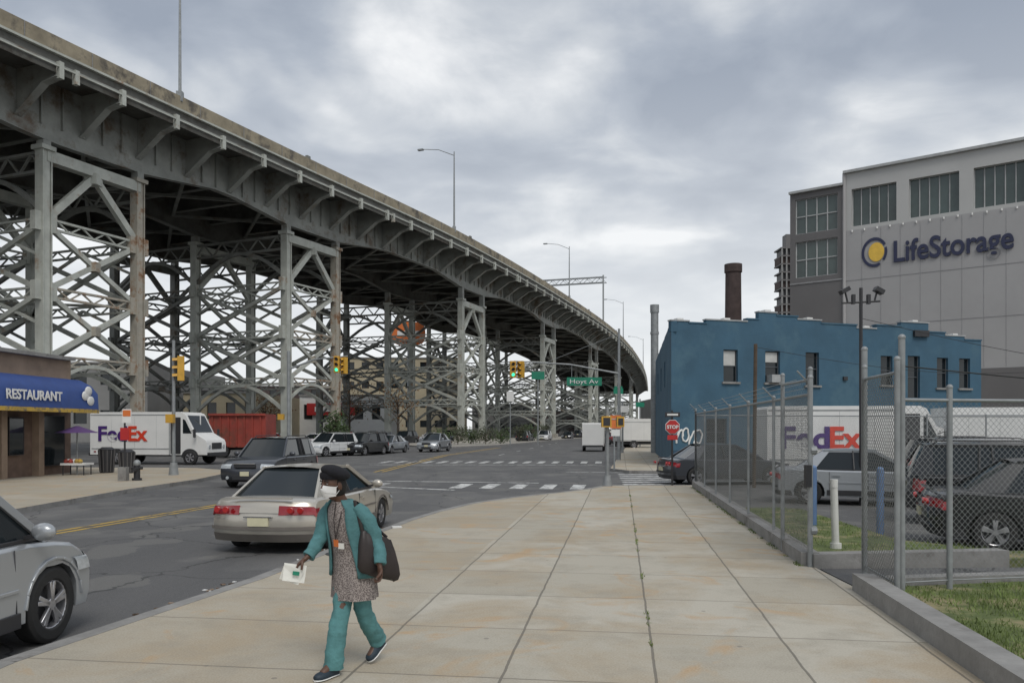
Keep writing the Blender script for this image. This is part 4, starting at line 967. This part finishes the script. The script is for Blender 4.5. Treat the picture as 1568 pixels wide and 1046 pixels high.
def cloth_tube(mb,pts,rs,mat,n=28,seg=11,wr=.03,seed=0,up=None):
    P,Rr=lerpath(pts,rs,seg); rings=[];ref=None
    for i,p in enumerate(P):
        t=(P[min(i+1,len(P)-1)]-P[max(i-1,0)]).normalized()
        if ref is None: a=t.cross(Vector((0,-1,0)) if abs(t.z)>.6 else Vector((0,0,1))).normalized()
        else: a=(ref-t*ref.dot(t)).normalized()
        ref=a;b_=t.cross(a);rr=[]
        for k in range(n):
            an=2*math.pi*k/n; d=a*math.cos(an)+b_*math.sin(an); q=p+d*Rr[i]
            nz=noise.noise(q*14+Vector((seed,0,0)))+.6*noise.noise(Vector((q.x*20,q.y*20,q.z*34+seed)))
            rr.append(q+d*Rr[i]*wr*3*nz)
        rings.append(rr)
    mb.loft(rings,mat,True,True)
m=MB()
cloth_tube(m,[(-.035,.255,.90),(-.05,.225,.72),(-.06,.125,.48),(-.085,.06,.27),(-.10,.045,.06)],[.095,.086,.070,.070,.080],TEALP,seed=1,wr=.06)
cloth_tube(m,[(.09,.19,.90),(.095,.19,.70),(.095,.225,.47),(.135,.34,.30),(.175,.44,.17)],[.095,.086,.070,.068,.074],TEALP,seed=4,wr=.06)
m.obj('trousers',parent=emp)
m=MB(); TR=[(1.335,-.025,.185,.075,.065),(1.31,-.02,.19,.105,.08),(1.27,-.012,.195,.15,.098),(1.2,-.005,.2,.162,.118),(1.1,.0,.2,.155,.125),(1.0,.012,.205,.155,.125),(.9,.022,.21,.165,.135),(.8,.025,.215,.178,.145),(.7,.025,.215,.182,.155),(.60,.028,.22,.188,.162),(.57,.028,.22,.19,.165)]
rings=[]
for z,cx,cy,ra,rb in TR:
    w=.0 if z>1.05 else .02+.03*(1.05-z)/.5; rings.append(ell((cx,cy,z+.0),LA,FA,ra,rb,40,wr=w,ph=1.0+z))
m.loft(rings,TUN,True,True); m.obj('tunic',parent=emp)
m=MB(); rings=[]
for z,cx,cy,ra,rb in [(1.345,-.022,.195,.085,.075),(1.315,-.018,.195,.125,.095),(1.28,-.01,.2,.168,.112),(1.2,-.005,.205,.178,.132),(1.1,.0,.205,.172,.14),(1.0,.012,.21,.174,.145),(.9,.022,.215,.185,.158),(.8,.026,.22,.198,.168),(.745,.028,.222,.204,.172)]:
    op=R(36) if z>1.2 else R(34+ (1.2-z)*25); rings.append(ell((cx,cy,z),LA,FA,ra,rb,40,a0=math.pi/2+op,a1=math.pi*2.5-op,wr=.014+.04*max(0,1.15-z),ph=z*2))
m.loft(rings,TEAL,False,True,closed=False); jo=m.obj('jacket',parent=emp,recalc=True); so_=jo.modifiers.new('solid','SOLIDIFY'); so_.thickness=.014; so_.offset=0
m=MB()
cloth_tube(m,[(.10,.135,1.285),(.175,.12,1.2),(.235,.12,1.04),(.262,.06,.92),(.262,.035,.865)],[.062,.064,.054,.048,.046],TEAL,seed=8,wr=.07)
cloth_tube(m,[(-.11,.26,1.285),(-.17,.25,1.2),(-.222,.21,1.04),(-.27,.135,.955),(-.30,.095,.915)],[.062,.064,.054,.048,.046],TEAL,seed=12,wr=.07)
m.obj('sleeves',parent=emp)
m=MB(); HS=Vector((.78,-.62,0)); HF=Vector((-.62,-.78,0)); hc=Vector((-.065,.14,1.465))
rot=Matrix((( HS.x,-HF.x,0),(HS.y,-HF.y,0),(0,0,1)))
def headfn(p):
    x,y,z=p
    if z<0: x*=1-.28*(-z/.12)**1.4; 
    if z<-.03 and y<0: y*=1-.08*(-z/.12)
    if z<-.04 and y>0: y*=.8
    return Vector((x,y,z))
m.sphere(hc,(.073,.092,.12),SKIN,24,18,rot=rot,fn=headfn)
H_=lambda x,y,z: hc+rot@Vector((x,y,z))
m.tube([H_(0,-.085,.02),H_(0,-.105,-.02),H_(0,-.1,-.035)],[.009,.014,.012],SKIN,8)
EYE=pm('eye_white',(.30,.27,.25),.3)
for sx in(-1,1):
    m.sphere(H_(sx*.03,-.081,.012),(.012,.008,.0055),EYE,10,6,rot=rot)
    m.sphere(H_(sx*.03,-.087,.012),(.006,.004,.005),HAIR,8,6,rot=rot)
    m.tube([H_(sx*.014,-.09,.032),H_(sx*.032,-.089,.038),H_(sx*.05,-.078,.03)],.0045,HAIR,6)
    m.sphere(H_(sx*.076,.005,-.005),(.012,.022,.034),SKIN,10,8,rot=rot)
m.tube([H_(-.02,-.088,-.065),H_(0,-.092,-.063),H_(.02,-.088,-.065)],.006,SKIN,6)
m.obj('head',parent=emp)
m=MB(); rings=[]
for j in range(9):
    f=j/8; z=.005-.105*f; rr=[]
    for k in range(15):
        a=R(-72+144*k/14); bul=1+.16*math.sin(math.pi*f)*math.cos(a)**2+.10*math.exp(-((f-.25)/.2)**2)*math.exp(-(a/.25)**2)
        ww=1-.22*f; rr.append(H_(.081*ww*math.sin(a)*1.02,-.100*(1-.06*f)*math.cos(a)*bul,z+ (.018*abs(math.sin(a))*(1 if f>.5 else -.8))))
    rings.append(rr)
m.loft(rings,MASK,False,True,closed=False)
for sx in(-1,1):
    m.tube([H_(sx*.068,-.03,-.02),H_(sx*.078,.0,.01)],.0025,MASK,5); m.tube([H_(sx*.06,-.03,-.075),H_(sx*.076,.005,-.03)],.0025,MASK,5)
mo=m.obj('face_mask',parent=emp)
m=MB()
m.sphere(H_(0,.028,.0),(.084,.085,.11),HAIR,20,12,rot=rot)
rh=rot@Matrix.Rotation(.22,3,'Y')@Matrix.Rotation(-.18,3,'X')
def hatfn(p): 
    n_=noise.noise(p*25)*.006; return p*(1+n_/.1)
m.sphere(H_(.018,.022,.096),(.112,.115,.056),HAT,26,14,rot=rh,fn=hatfn)
rings=[ell(H_(0,.003,z),rot@Vector((1,0,0)),rot@Vector((0,1,0)),r_,r_*1.14,24) for z,r_ in((.045,.083),(.055,.088),(.085,.088),(.1,.08))]; m.loft(rings,HAT,True,True)
m.obj('beret_hat',parent=emp)
def hand(mb,w,d,pn,side,curl=.5,sc_=1.0):
    w=Vector(w);d=Vector(d).normalized();pn=Vector(pn);pn=(pn-d*pn.dot(d)).normalized();sd=d.cross(pn)
    if sd.dot(Vector(side))<0: sd=-sd
    rings=[]
    for f,ra,rb in((-.35,.024,.02),(0,.025,.019),(.25,.036,.017),(.6,.042,.016),(.95,.041,.014),(1.03,.036,.011)):
        c=w+d*.085*f*sc_; rings.append([c+sd*ra*math.cos(2*math.pi*k/14)+pn*rb*math.sin(2*math.pi*k/14) for k in range(14)])
    mb.loft(rings,SKIN,True,True)
    for i,(o,l,r_) in enumerate(((.030,.070,.0092),(.010,.080,.0095),(-.011,.074,.009),(-.030,.058,.008))):
        p=w+d*.078*sc_+sd*o; P=[p]; a=curl*.35
        for s_,ll in enumerate((.45,.32,.23)):
            a2=a+curl*(.55 if s_ else .1)*(s_+.3)*(1+.08*i); dd_=d*math.cos(a2)+pn*math.sin(a2)+sd*(o*1.2); p=p+dd_.normalized()*l*ll*sc_; P.append(p); a=a2
        mb.tube(P,[r_,r_*.98,r_*.88,r_*.62],SKIN,8)
    p=w+d*.022+sd*.026; P=[p,p+(d*.55+sd*.75+pn*.2).normalized()*.034,p+(d*.75+sd*.6+pn*.45).normalized()*.062,p+(d*.85+sd*.42+pn*.6).normalized()*.085]; mb.tube(P,[.014,.012,.0105,.008],SKIN,8)
m=MB(); hand(m,(-.312,.075,.90),(-.72,-.35,-.62),(.1,-.2,-1),(.1,-1,.2),curl=1.0); hand(m,(.262,.025,.845),(.02,-.18,-1),(-.8,-.4,0),(-.3,-1,0),curl=1.1); m.obj('hands',parent=emp)
m=MB()
def shoe(mb,heel,toe,up):
    heel=Vector(heel);toe=Vector(toe);d=(toe-heel).normalized();up=Vector(up);up=(up-d*up.dot(d)).normalized();s_=d.cross(up);L_=(toe-heel).length
    for mat,hs,zo in((WHITE,.010,-.018),(SHOE,None,0)):
        rings=[]
        for f,w_,h_ in((0,.020,.03),(.04,.033,.05),(.2,.036,.075),(.4,.038,.06),(.65,.046,.042),(.85,.042,.032),(.96,.028,.024),(1,.012,.014)):
            c=heel+d*L_*f; hh=hs or h_; ww=w_*(1.06 if hs else 1)
            rings.append([c+s_*ww*math.cos(2*math.pi*k/16)+up*(max(-.012,hh*math.sin(2*math.pi*k/16)) if not hs else zo+.009*math.sin(2*math.pi*k/16)) for k in range(16)])
        mb.loft(rings,mat,True,True)
shoe(m,(-.075,.075,.03),(-.205,-.115,.03),(0,0,1)); shoe(m,(.215,.475,.155),(.105,.345,.035),(-.45,-.5,.7)); m.obj('shoes',parent=emp)
m=MB(); bc=Vector((.235,.13,.92)); u=Vector((.80,.55,0)).normalized(); v=Vector((-.55,.80,0))
rings=[]
for zf,ru,rv in((.155,.09,.022),(.15,.12,.035),(.06,.145,.055),(-.06,.165,.065),(-.13,.175,.06),(-.165,.16,.045),(-.175,.12,.03)):
    rr=[]
    for k in range(24):
        a=2*math.pi*k/24; ca,sa=math.cos(a),math.sin(a); rr.append(bc+u*ru*math.copysign(abs(ca)**.6,ca)+v*rv*math.copysign(abs(sa)**.7,sa)+Vector((0,0,zf-.045*ca+.006*math.sin(k*2.1+zf*30))))
    rings.append(rr)
m.loft(rings,BAGM,True,True)
m.tube([bc+u*-.10+Vector((0,0,.13)),Vector((.13,.07,1.2)),Vector((.10,.10,1.345)),Vector((.13,.2,1.3)),Vector((.2,.2,1.15)),bc+u*.09+Vector((0,0,.13))],[(.014,.006)]*6,BAGM,8)
m.obj('shoulder_bag',parent=emp)
m=MB()
rp=Matrix.Rotation(.25,3,'Y')@Matrix.Rotation(.5,3,'Z')@Matrix.Rotation(-.25,3,'X')
m.box((-.385,-.0,.80),(.17,.003,.135),PAP,rot=rp); m.box((-.405,-.012,.79),(.15,.003,.12),PAP,rot=Matrix.Rotation(.4,3,'Y')@Matrix.Rotation(.3,3,'Z'))
m.box((-.37,-.02,.80),(.05,.004,.03),GREENS,rot=rp); m.obj('papers',parent=emp)
m=MB(); c=Vector((-.065,.065,1.02)); m.box(c,(.045,.004,.055),ORB,rz=-.5); m.box(c+Vector((.04,-.015,-.02)),(.05,.004,.045),PAP,rz=-.3)
m.tube([c+Vector((0,0,.03)),Vector((-.07,.08,1.2)),Vector((-.05,.12,1.33))],.004,BAGM,5); m.tube([c+Vector((0,0,.03)),Vector((-.02,.06,1.2)),Vector((.01,.12,1.33))],.004,BAGM,5); m.obj('id_badge',parent=emp)
# lean the upper body a little forward into the step
for o in list(sc.objects):
    if o.parent==emp and o.type=='MESH' and o.name.split('.')[0] not in('trousers','shoes'):
        for vx in o.data.vertices:
            k=max(0,vx.co.z-.80); vx.co.x+=FA.x*.13*k; vx.co.y+=FA.y*.13*k
        o.data.update()

# ---------------------------------------------------------------- world, sun, camera
w=bpy.data.worlds.new('World'); sc.world=w; w.use_nodes=True; nt=w.node_tree; N=nt.nodes; L=nt.links; M=nodeexpr(nt)
SUNA=160
bg=N['Background']; sky=N.new('ShaderNodeTexSky'); sky.sky_type='NISHITA'; sky.sun_disc=False; sky.sun_elevation=R(52); sky.sun_rotation=R(SUNA); L.new(sky.outputs[0],bg.inputs[0]); bg.inputs[1].default_value=.09
tc=N.new('ShaderNodeTexCoord'); sp=N.new('ShaderNodeSeparateXYZ'); L.new(tc.outputs['Generated'],sp.inputs[0])
zz=M('ADD',M('MAXIMUM',sp.outputs[2],0),.20); cb=N.new('ShaderNodeCombineXYZ'); L.new(M('DIVIDE',sp.outputs[0],zz),cb.inputs[0]); L.new(M('DIVIDE',sp.outputs[1],zz),cb.inputs[1])
n1=noisen(nt,cb.outputs[0],1.25,4,.5,.3)
mp=N.new('ShaderNodeMapping'); mp.inputs['Location'].default_value=(3.1,7.7,0); L.new(cb.outputs[0],mp.inputs[0]); n2=noisen(nt,mp.outputs[0],3.2,6,.55,.3)
nn2=M('ADD',M('MULTIPLY',n1,.74),M('MULTIPLY',n2,.26))
cl=ramp(nt,nn2,[(.41,(.33,.375,.45)),(.47,(.43,.475,.545)),(.52,(.60,.635,.68)),(.585,(.93,.94,.95))])
hz=ramp(nt,sp.outputs[2],[(.0,(.97,.97,.97)),(.12,(.78,.78,.78)),(.26,(.30,.30,.30)),(.42,(.0,.0,.0))])
col=mix(nt,hz,cl,(.88,.90,.91))
bg2=N.new('ShaderNodeBackground'); L.new(col,bg2.inputs[0]); bg2.inputs[1].default_value=1.05
ms=N.new('ShaderNodeMixShader'); ms.inputs[0].default_value=.94; L.new(bg.outputs[0],ms.inputs[1]); L.new(bg2.outputs[0],ms.inputs[2]); L.new(ms.outputs[0],N['World Output'].inputs[0])
sd=bpy.data.lights.new('sun','SUN'); sd.energy=1.5; sd.angle=R(25); sd.color=(1,.96,.90); so=bpy.data.objects.new('sun',sd); sc.collection.objects.link(so)
d=Vector((math.sin(R(SUNA))*math.cos(R(52)),math.cos(R(SUNA))*math.cos(R(52)),math.sin(R(52)))); so.rotation_euler=d.to_track_quat('Z','Y').to_euler()
cd=bpy.data.cameras.new('camera'); cam=bpy.data.objects.new('camera',cd); sc.collection.objects.link(cam); sc.camera=cam
cam.location=(0,0,1.9); cam.rotation_euler=(R(90),0,0); cd.lens=28.0; cd.sensor_width=36; cd.shift_y=.0848; cd.clip_end=6000; cd.clip_start=.1
